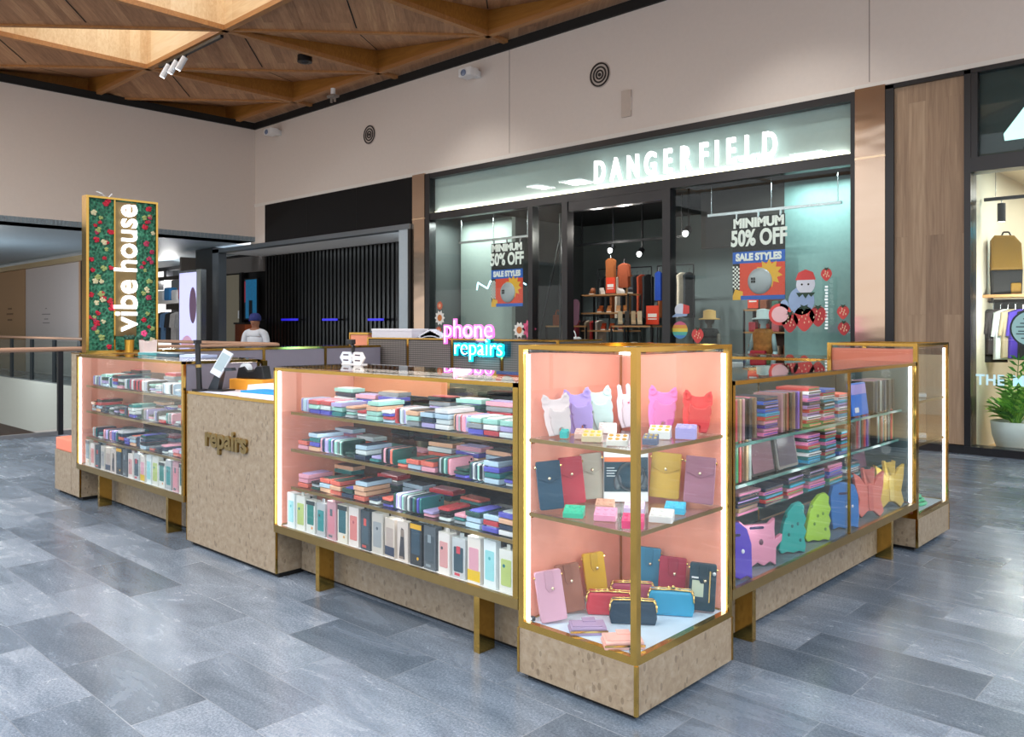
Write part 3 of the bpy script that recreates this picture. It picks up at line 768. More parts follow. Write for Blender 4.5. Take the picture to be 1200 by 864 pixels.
for x in (-10.1, -9.4): area('window_wash', (x, 8.5, 3.55), .25, 18, (.95, 1, .96))
for x in (-3.2, -2.7): area('window_wash', (x, 8.5, 3.55), .25, 14, (.8, 1, 1))
for x in (-8.8, -7.6, -6.4, -5.2): spot('shop_spot', (x, 10.3, 3.8), 110, (.97, 1, 1), (x+.1, 12.6, 1.2), 70, .5, .05)
point('shop_fill', (-4.2, 9.6, 2.9), 30, (1, .96, .9)); point('shop_fill', (-6.6, 9.2, 3.2), 40, (1, .94, .86)); point('shop_fill', (-7.8, 10.0, 3.0), 18, (1, .96, .92))
# ceiling spotlights and rails seen through the door
for k, (x, y, z) in enumerate(((-7.85, 10.5, 2.99), (-7.17, 10.5, 2.88), (-5.25, 9.0, 3.0))):
    t = thing('spotlight', ['black track spotlight deep inside the shop, left one', 'black track spotlight deep inside the shop, right one', 'small spotlight behind the right shop window'][k], 'spotlight', (x, y, z))
    G().tube((0, .08, .08), (0, 0, 0), .06, 12).build('can', BLACK, t); G().sph((0, -.02, -.01), (.055, .02, .055), 12).build('lens', mat('#ffffff', .4, emit=8), t)
    part('stem', BLACK, (-.012, .012, .07, .10, .08, 3.9-z), t)
t = thing('light_rail', 'black light rail under the shop ceiling', 'rail', (-7.4, 10.4, 3.1)); part('bar', BLACK, (-1.2, 1.3, -.02, .02, 0, .05), t)
for x in (-1.1, 1.2): part('hanger', BLACK, (x, x+.02, -.01, .01, .05, .8), t)
# black cross braced screen in the side light
t = thing('steel_screen', 'black diagonal braced steel screen beside the shop entrance', 'screen', (-8.25, 8.7, 0))
for p, q in (((.12, 0, 1.3), (.60, 0, 3.0)), ((.12, 0, 1.3), (.0, 0, 2.3)), ((.12, 0, 0), (.12, 0, 1.3)), ((0, 0, 0), (0, 0, 3.5)), ((.62, 0, 0), (.62, 0, 3.5))): G().tube(p, q, .022, 8).build('bar', BLACK, t)

# hanging rails and sale posters
ORG = mat('#e8482a', .55, name='poster_orange'); PBL = mat('#1f5fc0', .55); PWH = mat('#f5f3ee', .55); PBK = mat('#15130f', .55); PYE = mat('#f3b52f', .55)
def disc_pts(r, n=28, cx=0, cz=0, sx=1.): return [(cx+sx*r*math.cos(2*PI*i/n), cz+r*math.sin(2*PI*i/n)) for i in range(n)]
def poster(x0, z0, w, h, label):
    t = thing('sale_poster', label, 'poster', (x0+w/2, 8.42, z0))
    part('board', PBK, (-w/2, w/2, 0, .008, 0, h), t)
    part('orange_field', ORG, (-w/2+.14*w, w/2, -.003, 0, .05*h, .44*h), t)
    part('blue_band', PBL, (-w/2, w/2, -.003, 0, .44*h, .58*h), t)
    g = G(); s = .14*w/4
    for i in range(4):
        for j in range(int(.30*h/s)):
            g.box(-w/2+i*s, -w/2+(i+1)*s, -.004, 0, .13*h+j*s, .13*h+(j+1)*s, mi=(i+j) % 2)
    g.build('checker_strip', [PBK, PWH], t)
    g = G(); g.prism([(-w/2, 0), (-w/2+.20*w, 0), (-w/2+.20*w, .10*h), (-w/2+.05*w, .13*h), (-w/2, .05*h)], .004); g.build('yellow_corner', PYE, t)
    G().box(-w/2+.16*w, w/2, -.0045, 0, 0, .05*h).build('blue_wave', PBL, t)
    pts = []
    for i in range(22):
        r = .26*w if i % 2 == 0 else .17*w; a = math.radians(-10+i*360/22); pts.append((.20*w+r*math.cos(a), .31*h+r*math.sin(a)))
    G().prism(pts, .0045).build('yellow_burst', PYE, t)
    G().sph((.03*w, -.004, .22*h), (.235*w, .03, .235*w), 24).build('silver_ball', mat('#a9adb3', .35, .3), t, smooth=True)
    g = G()
    for i in range(2):
        for j in range(2): g.box(-.12*w+i*.045*w, -.085*w+i*.045*w, -.038, -.028, .20*h+j*.035*h, .228*h+j*.035*h)
    g.build('ball_tiles', PBK, t)
    text('heading', 'MINIMUM', .15*h, PWH, t, (0, -.005, .92*h), XF, .002, .010, 1.0*w/.8)
    text('offer', '50% OFF', .26*h, PWH, t, (0, -.005, .735*h), XF, .002, .012, .74*w/.8)
    text('caption', 'SALE STYLES', .115*h, PWH, t, (0, -.005, .51*h), XF, .002, .008, .92*w/.8)
    for xx in (-.42*w, 0, .42*w): part('clip', STEEL, (xx-.012, xx+.012, -.01, .012, h-.03, h+.09), t)
    return t
poster(-4.115, 1.88, .80, 1.20, 'black and orange sale poster hanging in the right shop window')
poster(-9.076, 1.86, .80, 1.18, 'black and orange sale poster hanging in the left shop window')
for (a, b, z, lab) in ((-4.52, -2.53, 3.13, 'steel hanging rail holding the poster in the right shop window'), (-9.95, -8.12, 3.10, 'steel hanging rail holding the poster in the left shop window')):
    t = thing('hanging_rail', lab, 'rail', (a, 8.43, z))
    G().box(0, b-a, -.03, .03, 0, .04).build('rail', STEEL, t)
    for xx in (.05, (b-a)/2, b-a-.05): G().tube((xx, 0, .04), (xx, 0, 3.58-z), .006).build('wire', STEEL, t)

for x in (-3.7, -8.65): spot('poster_fill', (x+.6, 5.6, 6.3), 420, (1, .98, .95), (x, 8.42, 2.45), 22, .6, .06)  # unseen spots added to brighten the dim posters
# stickers on the right and left windows
def decal(name, label, cat, x, z, parts_, y=YW+.02):
    t = thing(name, label, cat, (x, y, z))
    for nm, m, pts, d in parts_: G().prism(pts, d).build(nm, m, t)
    return t
SR = mat('#e0504e', .55); SRD = mat('#c23c40', .55); LEAF = mat('#2d4a3a', .6); PB = mat('#dfe6f2', .5); SKY = mat('#9db8dc', .5)
def berry(x, z, r, label, tone=SR):
    pts = [(r*1.0*math.cos(a)*(1 if math.sin(a) > 0 else (1-.45*abs(math.sin(a)))), r*1.15*math.sin(a)) for a in [2*PI*i/20 for i in range(20)]]
    lf = []
    for i in range(10):
        rr = r*.62 if i % 2 else r*.25; a = 2*PI*i/10+.3; lf.append((rr*math.cos(a), r*1.0+rr*.55*math.sin(a)))
    t = decal('strawberry_sticker', label, 'window sticker', x, z, [('fruit', tone, pts, .004), ('leaves', LEAF, lf, .006)])
    g = G()
    for k in range(7): 
        a = k*2.4; q = r*.6*math.sqrt(k/7+.05); g.box(q*math.cos(a)-.006, q*math.cos(a)+.006, -.0065, -.004, q*math.sin(a)-.012, q*math.sin(a)+.012)
    g.build('seeds', mat('#f5d6b0', .6), t)
    return t
berry(-2.93, 1.60, .15, 'large red strawberry sticker in the middle of the right window cluster')
berry(-3.13, 1.55, .12, 'red strawberry sticker left of the large one on the right window', SRD)
berry(-2.74, 1.63, .12, 'red strawberry sticker right of the large one on the right window', SRD)
berry(-2.629, 2.18, .075, 'small strawberry sticker above the dotted line on the right window')
berry(-2.41, 1.68, .08, 'upper small strawberry sticker at the right edge of the window')
berry(-2.40, 1.47, .08, 'lower small strawberry sticker at the right edge of the window', SRD)
berry(-4.55, 1.36, .10, 'red strawberry sticker beside the striped disc on the right window')
t = decal('sliced_strawberry_sticker', 'pale half strawberry sticker at the left of the sticker cluster', 'window sticker', -3.27, 1.66, [('rim', SR, disc_pts(.15, sx=1.1), .004), ('flesh', mat('#f0c4c8', .5), disc_pts(.11, sx=1.1), .006)])
t = decal('animal_sticker', 'white seated kitten sticker with strawberry hat on the right window', 'window sticker', -2.97, 1.82,
    [('body', SKY, disc_pts(.19, cz=.02, sx=.95), .004), ('tail', SKY, disc_pts(.09, cx=-.24, cz=-.05, sx=.7), .004), ('face', PB, disc_pts(.13, cx=.06, cz=.24), .006), ('hat', SR, [(-.08, .30), (.20, .30), (.16, .40), (.06, .44), (-.04, .40)], .008),
     ('eye', PBK, disc_pts(.014, 10, .01, .24), .009), ('eye', PBK, disc_pts(.014, 10, .10, .24), .009), ('leaf_collar', LEAF, [(-.07, .13), (.19, .13), (.14, .07), (.1, .11), (.06, .05), (.02, .11), (-.03, .07)], .008)])
g = G()
for k in range(14): g.box(-.022+.004*(k % 3), .02, -.004, 0, k*.042, k*.042+.026)
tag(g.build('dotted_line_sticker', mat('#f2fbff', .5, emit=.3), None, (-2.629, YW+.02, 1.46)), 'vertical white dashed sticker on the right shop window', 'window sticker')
t = decal('cap_sticker', 'pale blue and pink cap sticker on the right shop window', 'window sticker', -4.84, 1.63, [('crown', PB, disc_pts(.10, cz=.11), .004), ('pink_side', SR, [(.04, .04), (.15, .06), (.15, .17), (.05, .20)], .005), ('brim', SKY, [(-.17, .0), (.11, .02), (.12, .05), (-.08, .06)], .006)])
t = thing('rainbow_sticker', 'round rainbow striped sticker below the cap sticker', 'window sticker', (-4.85, YW+.02, 1.44))
for k, c in enumerate(('#d86a8f', '#e8a44e', '#e9d657', '#59b9a9', '#4c8fd0')):
    z0 = .13-k*.052; z1 = z0-.052; pts = []
    for zz, sg in ((z0, 1), ((z0+z1)/2, 1), (z1, 1), (z1, -1), ((z0+z1)/2, -1), (z0, -1)): pts.append((sg*math.sqrt(max(.0001, .132**2-zz*zz)), zz))
    G().prism(pts, .004).build('stripe', mat(c, .5), t)
def daisy(x, z, r, label, pet='#f4f2ec', mid='#d8813c'):
    pts = [(r*(1 if i % 2 == 0 else .72)*math.cos(2*PI*i/20), r*(1 if i % 2 == 0 else .72)*math.sin(2*PI*i/20)) for i in range(20)]
    decal('flower_sticker', label, 'window sticker', x, z, [('petals', mat(pet, .5), pts, .004), ('centre', mat(mid, .5), disc_pts(r*.42), .007)])
daisy(-10.24, 1.90, .09, 'small coral flower sticker above the daisy on the left window', '#d8694a', '#f0b28c')
daisy(-10.24, 1.66, .15, 'white daisy sticker low on the left edge of the left window')
daisy(-10.27, 1.41, .09, 'small coral flower sticker below the daisy on the left window', '#d8694a', '#f0b28c')
daisy(-8.13, 1.43, .15, 'white daisy sticker at the right end of the left window')
daisy(-7.90, 1.45, .17, 'pink flower sticker beside the daisy by the entrance', '#e8608c', '#c83c6c')
zz = [(-9.65, 2.20), (-9.62, 2.34), (-9.36, 2.22), (-9.28, 2.36), (-9.02, 2.22), (-8.95, 2.36), (-8.70, 2.24), (-8.62, 2.38), (-8.36, 2.26)]
g = G(); g.path([(x, 8.6, z) for x, z in zz], .014); tag(g.build('zigzag_reflection', mat('#c6ecff', .4, emit=2.2)), 'white zigzag neon reflection in the left shop window, built as a glowing line', 'painted reflection')  # reflection of a neon in the glass, modelled as a glowing tube

# ---- stock inside the big shop
OAK = mat('#b98a5a', .5)
def shelf_unit(loc, w, zs, label, d=.45):
    t = thing('display_shelf', label, 'shelf', loc)
    for x in (-w/2, w/2-.03): part('upright', BLACK, (x, x+.03, 0, .03, 0, zs[-1]), t); part('upright', BLACK, (x, x+.03, d-.03, d, 0, zs[-1]), t)
    for z in zs: part('board', OAK, (-w/2, w/2, 0, d, z-.03, z), t)
    return t
shelf_unit((-8.02, 10.5, 0), 1.17, (.7, 1.42, 1.77, 2.13), 'tall timber shelf unit facing the shop entrance')
shelf_unit((-8.75, 10.0, 0), .72, (.8, 1.51), 'low timber shelf at the left inside the shop entrance')
shelf_unit((-7.03, 10.0, 0), .92, (.8, 1.51), 'low timber shelf at the right inside the shop entrance')
def sale_sign(x, y, z, w, h, label):
    t = thing('sale_sign', label, 'sign', (x, y, z))
    part('board', ORG, (-w/2, w/2, -.02, 0, .02, h), t); part('white_panel', PWH, (-.36*w, .36*w, -.024, -.02, .42*h, .60*h), t); part('white_stripe', PWH, (-.36*w, .36*w, -.024, -.02, .30*h, .36*h), t); part('foot', BLACK, (-w/2, w/2, -.05, .05, 0, .02), t)
sale_sign(-7.93, 10.62, 2.13, .21, .33, 'red sale sign on the top board of the tall shelf')
sale_sign(-6.80, 10.39, 1.51, .27, .37, 'red sale sign on the low shelf right of the entrance')
sale_sign(-5.2, 11.2, 1.8, .2, .44, 'small red sale sign behind the right shop window')
def shoe(x, y, z, c, label, rz, s=1., grp=None):
    g = G()
    pts = [(-.13, 0), (.14, 0), (.145, .03), (.09, .055), (.0, .075), (-.05, .12), (-.125, .12)]
    g.prism(pts, .085, Matrix.Translation((0, .0425, .018)), bev=.018)
    t = thing('shoe', label, 'shoe', (x, y, z), rz, grp); t.scale = (s, s, s)
    g.build('upper', mat(c, .6), t, smooth=False); part('sole', mat('#e8e0d0', .6), (-.135, .148, -.045, .045, 0, .02), t)
k = 0
for (zz_, row) in ((2.13, (('#8a4b22', -.4), ('#e7ddd0', -.16), ('#f0eee8', .30), ('#26262a', .52))), (1.77, (('#b55a2a', -.2), ('#c8824c', .02), ('#d4a070', .24), ('#b3763e', .42))), (1.42, (('#b4401f', -.12), ('#c0562c', .08), ('#7a2a22', .3)))):
    for c, dx in row:
        k += 1; lv = {2.13: 'top', 1.77: 'second', 1.42: 'third'}[zz_]
        shoe(-8.02+dx, 10.66, zz_+.001, c, 'shoe on the %s board of the tall shop shelf, %s from left' % (lv, ORD[row.index((c, dx))+1]), R.uniform(-.25, .25)-.9, 1.0, 'shoes on the tall shop shelf')
def boot(x, y, z, c, label, h=.3):
    t = thing('boot', label, 'boot', (x, y, z), -.9)
    G().prism([(-.07, .02), (.15, .02), (.15, .06), (.07, .10), (.05, h), (-.07, h)], .08, Matrix.Translation((0, .04, 0)), bev=.015).build('upper', mat(c, .5), t)
    part('sole', BLACK, (-.072, .155, -.042, .042, 0, .025), t)
for k, (dx, c) in enumerate(((-.38, '#b8a888'), (-.22, '#2c2620'), (-.08, '#b09a78'), (.06, '#c8b898'))): boot(-7.03+dx, 10.2, 1.51, c, 'ankle boot on the low shelf right of entrance, %s from left' % ORD[k+1], .27)
def bag(x, y, z, w, h, d, c, label, strap=True):
    t = thing('handbag', label, 'bag', (x, y, z))
    G().box(-w/2, w/2, -d/2, d/2, 0, h, bev=min(w, h, d)*.2).build('body', mat(c, .6), t)
    if strap: G().path([(w*.3*math.cos(PI*i/8), 0, h+h*.45*math.sin(PI*i/8)-.004) for i in range(9)], .012, 6).build('handle', mat(c, .6), t)
bag(-8.95, 10.2, 1.51, .18, .22, .12, '#a5562c', 'tan leather bag on the low shelf left of the entrance')
bag(-8.72, 10.2, 1.51, .18, .24, .12, '#1d2a2c', 'dark handbag on the low shelf left of the entrance')
t = thing('skateboard', 'mauve deck standing upright on the low shelf left of the entrance', 'skateboard', (-8.47, 10.15, 1.51), 0, None, (-.08, 0, 0))
G().prism(rrect(.20, .52, .10), .018).build('deck', mat('#8e6478', .5), t)
bag(-7.86, 9.3, 1.0, .34, .3, .2, '#e8ecee', 'white tote bag at the foot of the shop entrance display')
def garment(x, y, z, w, h, d, c, label, sleeves=True, rz=0, grp=None):
    t = thing('hanging_garment', label, 'garment', (x, y, z), rz, grp)
    pts = [(-w*.5, 0), (w*.5, 0), (w*.46, h*.7), (w*.5, h*.93), (w*.15, h), (-w*.15, h), (-w*.5, h*.93), (-w*.46, h*.7)]
    G().prism(pts, d, Matrix.Translation((0, d/2, 0)), bev=d*.3).build('body', mat(c, .85, grain=.2), t)
    if sleeves:
        for s in (-1, 1): G().tube((s*w*.44, 0, h*.9), (s*w*.56, 0, h*.45), d*.5, 8, r2=d*.4).build('sleeve', mat(c, .85, grain=.2), t)
    G().path([(0, 0, h-.01), (0, 0, h+.05), (.02, 0, h+.08)], .005, 6).build('hanger_hook', STEEL, t)
def rack(x0, x1, y, z, label):
    t = thing('clothes_rack', label, 'clothes rack', (x0, y, 0)); L_ = x1-x0
    for xx in (0, L_): G().tube((xx, 0, 0), (xx, 0, z), .014).build('post', BLACK, t); part('foot', BLACK, (xx-.02, xx+.02, -.22, .22, 0, .02), t)
    G().tube((0, 0, z), (L_, 0, z), .014).build('rail', BLACK, t)
rack(-9.3, -7.9, 12.0, 2.75, 'tall black clothes rack behind the shop shelf, left one'); rack(-7.75, -6.9, 12.0, 2.75, 'tall black clothes rack behind the shop shelf, right one')
cl = ['#1b1d1f', '#20262a', '#8a4a22', '#d6c6b0', '#16181a', '#7a5a3a', '#2a2c30', '#9a3b1e']
for k in range(9): garment(-9.1+k*.14, 12.0, 2.67-1.0, .36, .92, .05, cl[k % 8], 'hanging garment on the left tall rack, %s from its left end' % ORD[k+1], False, 1.5, 'garments on the tall racks')
for k in range(5): garment(-7.6+k*.15, 12.0, 2.67-1.0, .36, .92, .05, cl[(k*3+2) % 8], 'hanging garment on the right tall rack, %s from its left end' % ORD[k+1], False, 1.5, 'garments on the tall racks')
garment(-8.07, 10.80, 2.16, .22, .70, .08, '#a9602f', 'tan patterned dress hung above the tall shop shelf', False)
garment(-7.66, 10.68, 2.25, .24, .48, .08, '#8a3f1e', 'brown jacket hung above the tall shop shelf right of the sale sign', True)
garment(-6.83, 10.62, 1.98, .14, .55, .06, '#2450b8', 'bright blue garment hung beside the right post of the entrance', False)
garment(-6.66, 10.62, 1.95, .13, .85, .06, '#b98a78', 'dusty pink garment hung beside the bright blue one', False)
for k in range(8): garment(-9.6+k*.14, 11.2, 1.0, .32, .62, .05, ['#b9a58c', '#c83c3c', '#e4d6c8', '#8c2f3c', '#3a2c28'][k % 5], 'garment on the low rack seen past the steel screen, %s from left' % ORD[k+1], False, 1.5, 'garments by the steel screen')
rack(-9.7, -8.4, 11.2, 1.72, 'low black clothes rack seen past the steel screen')
cols = ['#e86a9c', '#3c7cc8', '#e8e0d0', '#5aa86a', '#d8a03c', '#c85a3c', '#8a86b8', '#a8a49c']
for k in range(9): bag(-6.75+k*.11, 9.4, .98, .10, .16+.04*(k % 3), .08, cols[k % 8], 'small colourful pouch on the entrance table, %s from the left' % ORD[k+1], False)
shelf_unit((-6.3, 9.2, 0), 1.1, (.5, .98), 'low display table at the right side of the shop entrance')
shelf_unit((-7.86, 9.1, 0), .5, (.5, 1.0), 'small display stand holding the white tote bag', .4)
# mannequins and shelving behind the right window
def mannequin(x, y, label, skin, top, hatc, bagc, skirt):
    t = thing('mannequin', label, 'mannequin', (x, y, 0)); m = mat(skin, .5)
    G().lathe([(.05, .86), (.10, .9), (.13, 1.0), (.11, 1.12), (.13, 1.28), (.15, 1.36), (.12, 1.43), (.05, 1.46), (.042, 1.52), (.075, 1.56), (.085, 1.62), (.07, 1.68), (.02, 1.72)], 18, sy=.65).build('body', m, t, smooth=True)
    for s in (-1, 1):
        G().path([(s*.15, 0, 1.38), (s*.20, -.02, 1.12), (s*.19, -.10, .92)], .035, 10).build('arm', m, t, smooth=True)
        G().path([(s*.07, 0, .9), (s*.08, 0, .5), (s*.07, .02, .06)], .055, 10).build('leg', m, t, smooth=True)
    G().lathe([(.155, 1.08), (.15, 1.2), (.165, 1.38), (.13, 1.455), (.06, 1.465)], 18, sy=.72).build('shirt', mat(top, .8, grain=.6), t, smooth=True)
    G().lathe([(.20, .70), (.17, .9), (.158, 1.085)], 18, sy=.75).build('skirt', mat(skirt, .8, grain=.3), t)
    G().lathe([(.17, 1.60), (.165, 1.615), (.10, 1.63), (.098, 1.74), (.03, 1.76)], 18).build('hat', mat(hatc, .7), t, smooth=True)
    if bagc: G().box(-.12, .12, -.20, -.13, .92, 1.14, bev=.02).build('bag', mat(bagc, .5), t)
    G().lathe([(.2, 0), (.2, .02), (.02, .03)], 18).build('stand', BLACK, t)
mannequin(-3.90, 8.95, 'mannequin with pale hat, patterned shirt and red bag behind the right window', '#a9bcc0', '#b8763a', '#c8d2d2', '#b0182c', '#4a6a3a')
mannequin(-4.80, 8.95, 'mannequin with flowered hat and black dress behind the right window', '#5a544c', '#17191b', '#c29a5a', None, '#141618')
t = shelf_unit((-4.3, 11.0, 0), 2.0, (.6, 1.0, 1.4, 1.8), 'wide brown wall shelf behind the right shop window', .4)
part('back_board', mat('#5a3a2a', .6), (-1, 1, .40, .42, .3, 2.05), t)
cc = ['#8a4b2a', '#c8b8a8', '#c83c4c', '#d0707c', '#6a4a38', '#3a6a5a', '#a05a30', '#e0503a', '#2a2a2e']
for lv, z in enumerate((1.0, 1.4, 1.8)):
    for k in range(1 if lv == 2 else 0, 9): bag(-5.2+k*.22, 11.2, z+.001, .14, .12+.08*R.random(), .12, cc[(k*5+lv*2) % 9], 'small bag on the %s board of brown wall shelf, %s from left' % (['lowest', 'middle', 'top'][lv], ORD[k+1]), False)
# ---- timber panel, right shop
WP = wood_mat('weathered_boards', ['#7d6552', '#a1866c', '#bda488'], rot=PI/2, plank=.2, length=2.6, axis='xz', rough=.55, var=.3)
sbox('wall_timber_panel', WP, (-1.76, -.97, YW-.01, YW+.2, .10, 4.46))
for nme, b in (('trim_40', (-1.87, -1.76, YW-.05, YW+.2, 0, 4.5)), ('trim_41', (-.97, -.90, YW-.05, YW+.2, 0, 4.5)), ('trim_42', (-1.87, 5, YW-.05, YW+.2, 4.455, 4.51)), ('trim_43', (-.9, 5, YW-.05, YW+.2, 3.30, 3.47)), ('trim_44', (-1.87, 5, YW-.06, YW+.2, 0, .09)), ('trim_45', (-.9, -.83, YW-.04, YW+.1, 3.47, 4.46)), ('trim_46', (2.2, 2.32, YW-.05, YW+.2, 0, 4.5))):
    sbox(nme, BLACK2, b)
t = thing('transom_panel', 'dark green glass transom panel above the right shop window', 'panel', (-.83, YW, 3.47))
part('backing', mat('#0e2a2e', .35), (0, 3.0, .06, .09, 0, .985), t)
g = G(); g.prism([(.26, .16), (.60, .16), (.60, .62), (.52, .60), (.25, .24)], .02, Matrix.Translation((0, .05, 0)), bev=.008); g.build('emblem', mat('#bfe8e2', .5, emit=1.2), t)
part('glass_face', STOREG, (0, 3.0, .02, .028, 0, .985), t)
sbox('window_4', STOREG, (-.9, 2.2, YW+.02, YW+.03, .09, 3.30))
CREAM = mat('#d8d0bc', .7)
sbox('floor_right_shop', wood_mat('shop_oak_floor', ['#a88456', '#c8a474', '#d8b888'], plank=.18, length=1.4), (-.97, 5, YW, 12.5, -.05, .004))
sbox('wall_right_shop_left', CREAM, (-1.05, -.93, YW+.2, 12.5, 0, 3.6)); sbox('wall_right_shop_back', CREAM, (-1, 5, 12.4, 12.5, 0, 3.6)); sbox('ceiling_right_shop', CREAM, (-1, 5, YW+.2, 12.5, 3.5, 3.6)); sbox('wall_right_shop_right', CREAM, (4.9, 5, YW+.2, 12.5, 0, 3.6))
for x, y in ((0.2, 9.2), (0.3, 10.8), (2.4, 10)): area('shop_lamp', (x, y, 3.45), .8, 42, (1, .96, .88))
t = thing('hanging_rail', 'black hanging rail with pendant spot in the right shop window', 'rail', (-.90, 8.7, 3.02)); part('rail', BLACK, (0, 2.4, -.02, .02, 0, .04), t)
for xx in (.12, 1.2, 2.3): part('wire', STEEL, (xx, xx+.006, -.003, .003, .04, .48), t)
t = thing('pendant_lamp', 'black cylinder pendant lamp under the rail in the right shop window', 'lamp', (-.715, 8.7, 2.76)); G().tube((0, 0, 0), (0, 0, .22), .045, 16).build('shade', BLACK, t); G().tube((0, 0, .22), (0, 0, .262), .006).build('stem', STEEL, t); G().tube((0, 0, -.004), (0, 0, .001), .036, 12).build('lens', mat('#fff4dc', .4, emit=5), t)
t = thing('wall_shelf', 'timber shelf carrying the mustard backpack in the right shop', 'shelf', (-.93, 8.75, 1.80)); part('board', OAK, (0, 2.2, 0, .42, .05, .085), t); G().tube((0.02, .2, 0), (2.15, .2, 0), .014).build('hanging_bar', BLACK, t)
for xx in (.05, 2.1): part('bracket', BLACK, (xx, xx+.02, .18, .22, -.005, .05), t)
t = thing('backpack', 'mustard and black backpack on the shelf in the right shop', 'backpack', (-.72, 8.95, 1.885), .3)
G().prism([(-.16, 0), (.16, 0), (.17, .30), (.16, .30), (-.16, .30), (-.17, .30)], .2, Matrix.Translation((0, .1, 0)), bev=.03).build('lower_body', mat('#1c1c1e', .7), t)
G().prism([(-.17, .3), (.17, .3), (.155, .62), (.08, .72), (-.13, .73), (-.165, .68)], .2, Matrix.Translation((0, .1, 0)), bev=.03).build('upper_body', mat('#8a6616', .7), t)
G().box(.04, .15, -.13, -.1, .0, .14, bev=.02).build('pocket', mat('#8a6616', .7), t); G().path([(-.05, 0, .72), (-.03, 0, .77), (.03, 0, .77), (.05, 0, .72)], .01).build('handle', BLACK, t)
for k, (x, c, h) in enumerate(((-.86, '#232326', .66), (-.78, '#3a3436', .56), (-.70, '#dfe4e6', .62), (-.62, '#b8a88a', .60), (-.54, '#4a36a0', .60), (-.44, '#1c1c22', .62), (-.32, '#20242a', .6), (-.20, '#383c40', .6))):
    garment(x, 8.95, 1.71-h, .34, h, .05, c, '%s garment hanging under the backpack shelf, %s from the left' % ({'#232326': 'black', '#3a3436': 'charcoal', '#dfe4e6': 'white', '#b8a88a': 'sand', '#4a36a0': 'purple', '#1c1c22': 'black', '#20242a': 'dark', '#383c40': 'grey'}[c], ORD[k+1]), True, .75, 'garments in the right shop')
sbox('wall_right_shop_rack', mat('#1d1f22', .6), (-.93, 1.8, 9.25, 9.3, 1.12, 1.84))
t = thing('wall_screen', 'bright blue lit picture panel at the rear of the right shop', 'screen', (-.55, 9.6, 2.12)); part('frame', BLACK, (-.02, 1.62, 0, .04, -.02, .72), t); part('picture', mat('#58cdf0', .4, emit=.9, grain=.25), (0, 1.6, -.006, 0, 0, .7), t); part('bracket', BLACK, (.7, .72, .04, .06, .7, 1.38), t)
t = decal('round_sticker', 'round pale aqua sticker with dark ring on the right shop window', 'window sticker', -.30, 1.474, [('ring', mat('#24343a', .5), disc_pts(.215), .004), ('disc', mat('#a9d6d6', .5), disc_pts(.195), .006)])
g = G()
for k, (wd, z) in enumerate(((.16, .11), (.22, .06), (.3, .02), (.26, -.03), (.3, -.06), (.2, -.11))): g.box(-wd/2, wd/2, -.008, -.005, z-.008, z+.004)
g.build('dark_lines', mat('#3a545c', .5), t)
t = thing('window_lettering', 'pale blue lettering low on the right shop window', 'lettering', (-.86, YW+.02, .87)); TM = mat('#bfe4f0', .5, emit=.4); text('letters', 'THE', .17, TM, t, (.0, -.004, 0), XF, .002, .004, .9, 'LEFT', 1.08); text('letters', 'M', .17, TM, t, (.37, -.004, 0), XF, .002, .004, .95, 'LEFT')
# potted palm
t = thing('potted_palm', 'bushy green palm in a white round pot behind the right shop window', 'potted plant', (-.56, 8.68, 0))
G().lathe([(.15, 0), (.20, .05), (.25, .2), (.265, .36), (.25, .37), (.235, .34)], 28).build('pot', mat('#e3e6e6', .4), t, smooth=True)
G().lathe([(.22, .31), (.235, .335), (.02, .345)], 20).build('soil', mat('#3a2a1e', .9), t)
GR = [mat('#74b04a', .5), mat('#a2cf5c', .5), mat('#4f8f3f', .5)]
for k in range(46):
    a = k*2.4+R.uniform(-.2, .2); ln = R.uniform(.48, .78); lift = R.uniform(.7, 1.45); g = G()
    if math.cos(a) < -.3: ln *= .45
    if math.sin(a) > .2: ln *= .7
    pts = []
    for i in range(9):
        s = i/8; rr = .04+ln*math.cos(lift)*s*(1+.25*s); zz_ = .34+ln*1.42*math.sin(lift)*s-.42*ln*s*s*(1.5-lift*.6)
        pts.append(Vector((max(rr*math.cos(a), -.20-.004*i), rr*math.sin(a), zz_)))
    g.path(pts, .004, 5)
    side = Vector((-math.sin(a), math.cos(a), 0))
    for i in range(2, 9):
        p = pts[i]; dr = (pts[i]-pts[i-1]).normalized(); l2 = .165*(1-.5*abs(i/8-.5))
        for s in (-1, 1):
            tip = p+dr*l2*.75+side*s*l2*.75+Vector((0, 0, -.03)); md = (p+tip)/2; wv = dr*.021
            g.poly([p-wv*.3, md-wv, tip, md+wv+Vector((0, 0, .004))])
    tip = pts[-1]+(pts[-1]-pts[-2]).normalized()*.1; g.poly([pts[-1]-side*.01, tip, pts[-1]+side*.01])
    g.build('frond', GR[k % 3], t)

point('palm_fill', (-.45, 8.32, 1.7), 30, (1, .97, .9))  # unseen point light added to brighten the palm leaves
area('portal_light', (-14.5, 9.0, 3.42), 5.0, 10, (.85, .95, 1), (0, 0, 0), .5); point('portal_fill', (-11.6, 8.6, 2.6), 9, (.8, .92, 1))  # the point light is added to brighten the right reveal
point('gallery_fill', (-22, 3.0, 1.6), 170, (.85, .94, 1), .3)  # unseen point light added below to brighten the gallery soffit
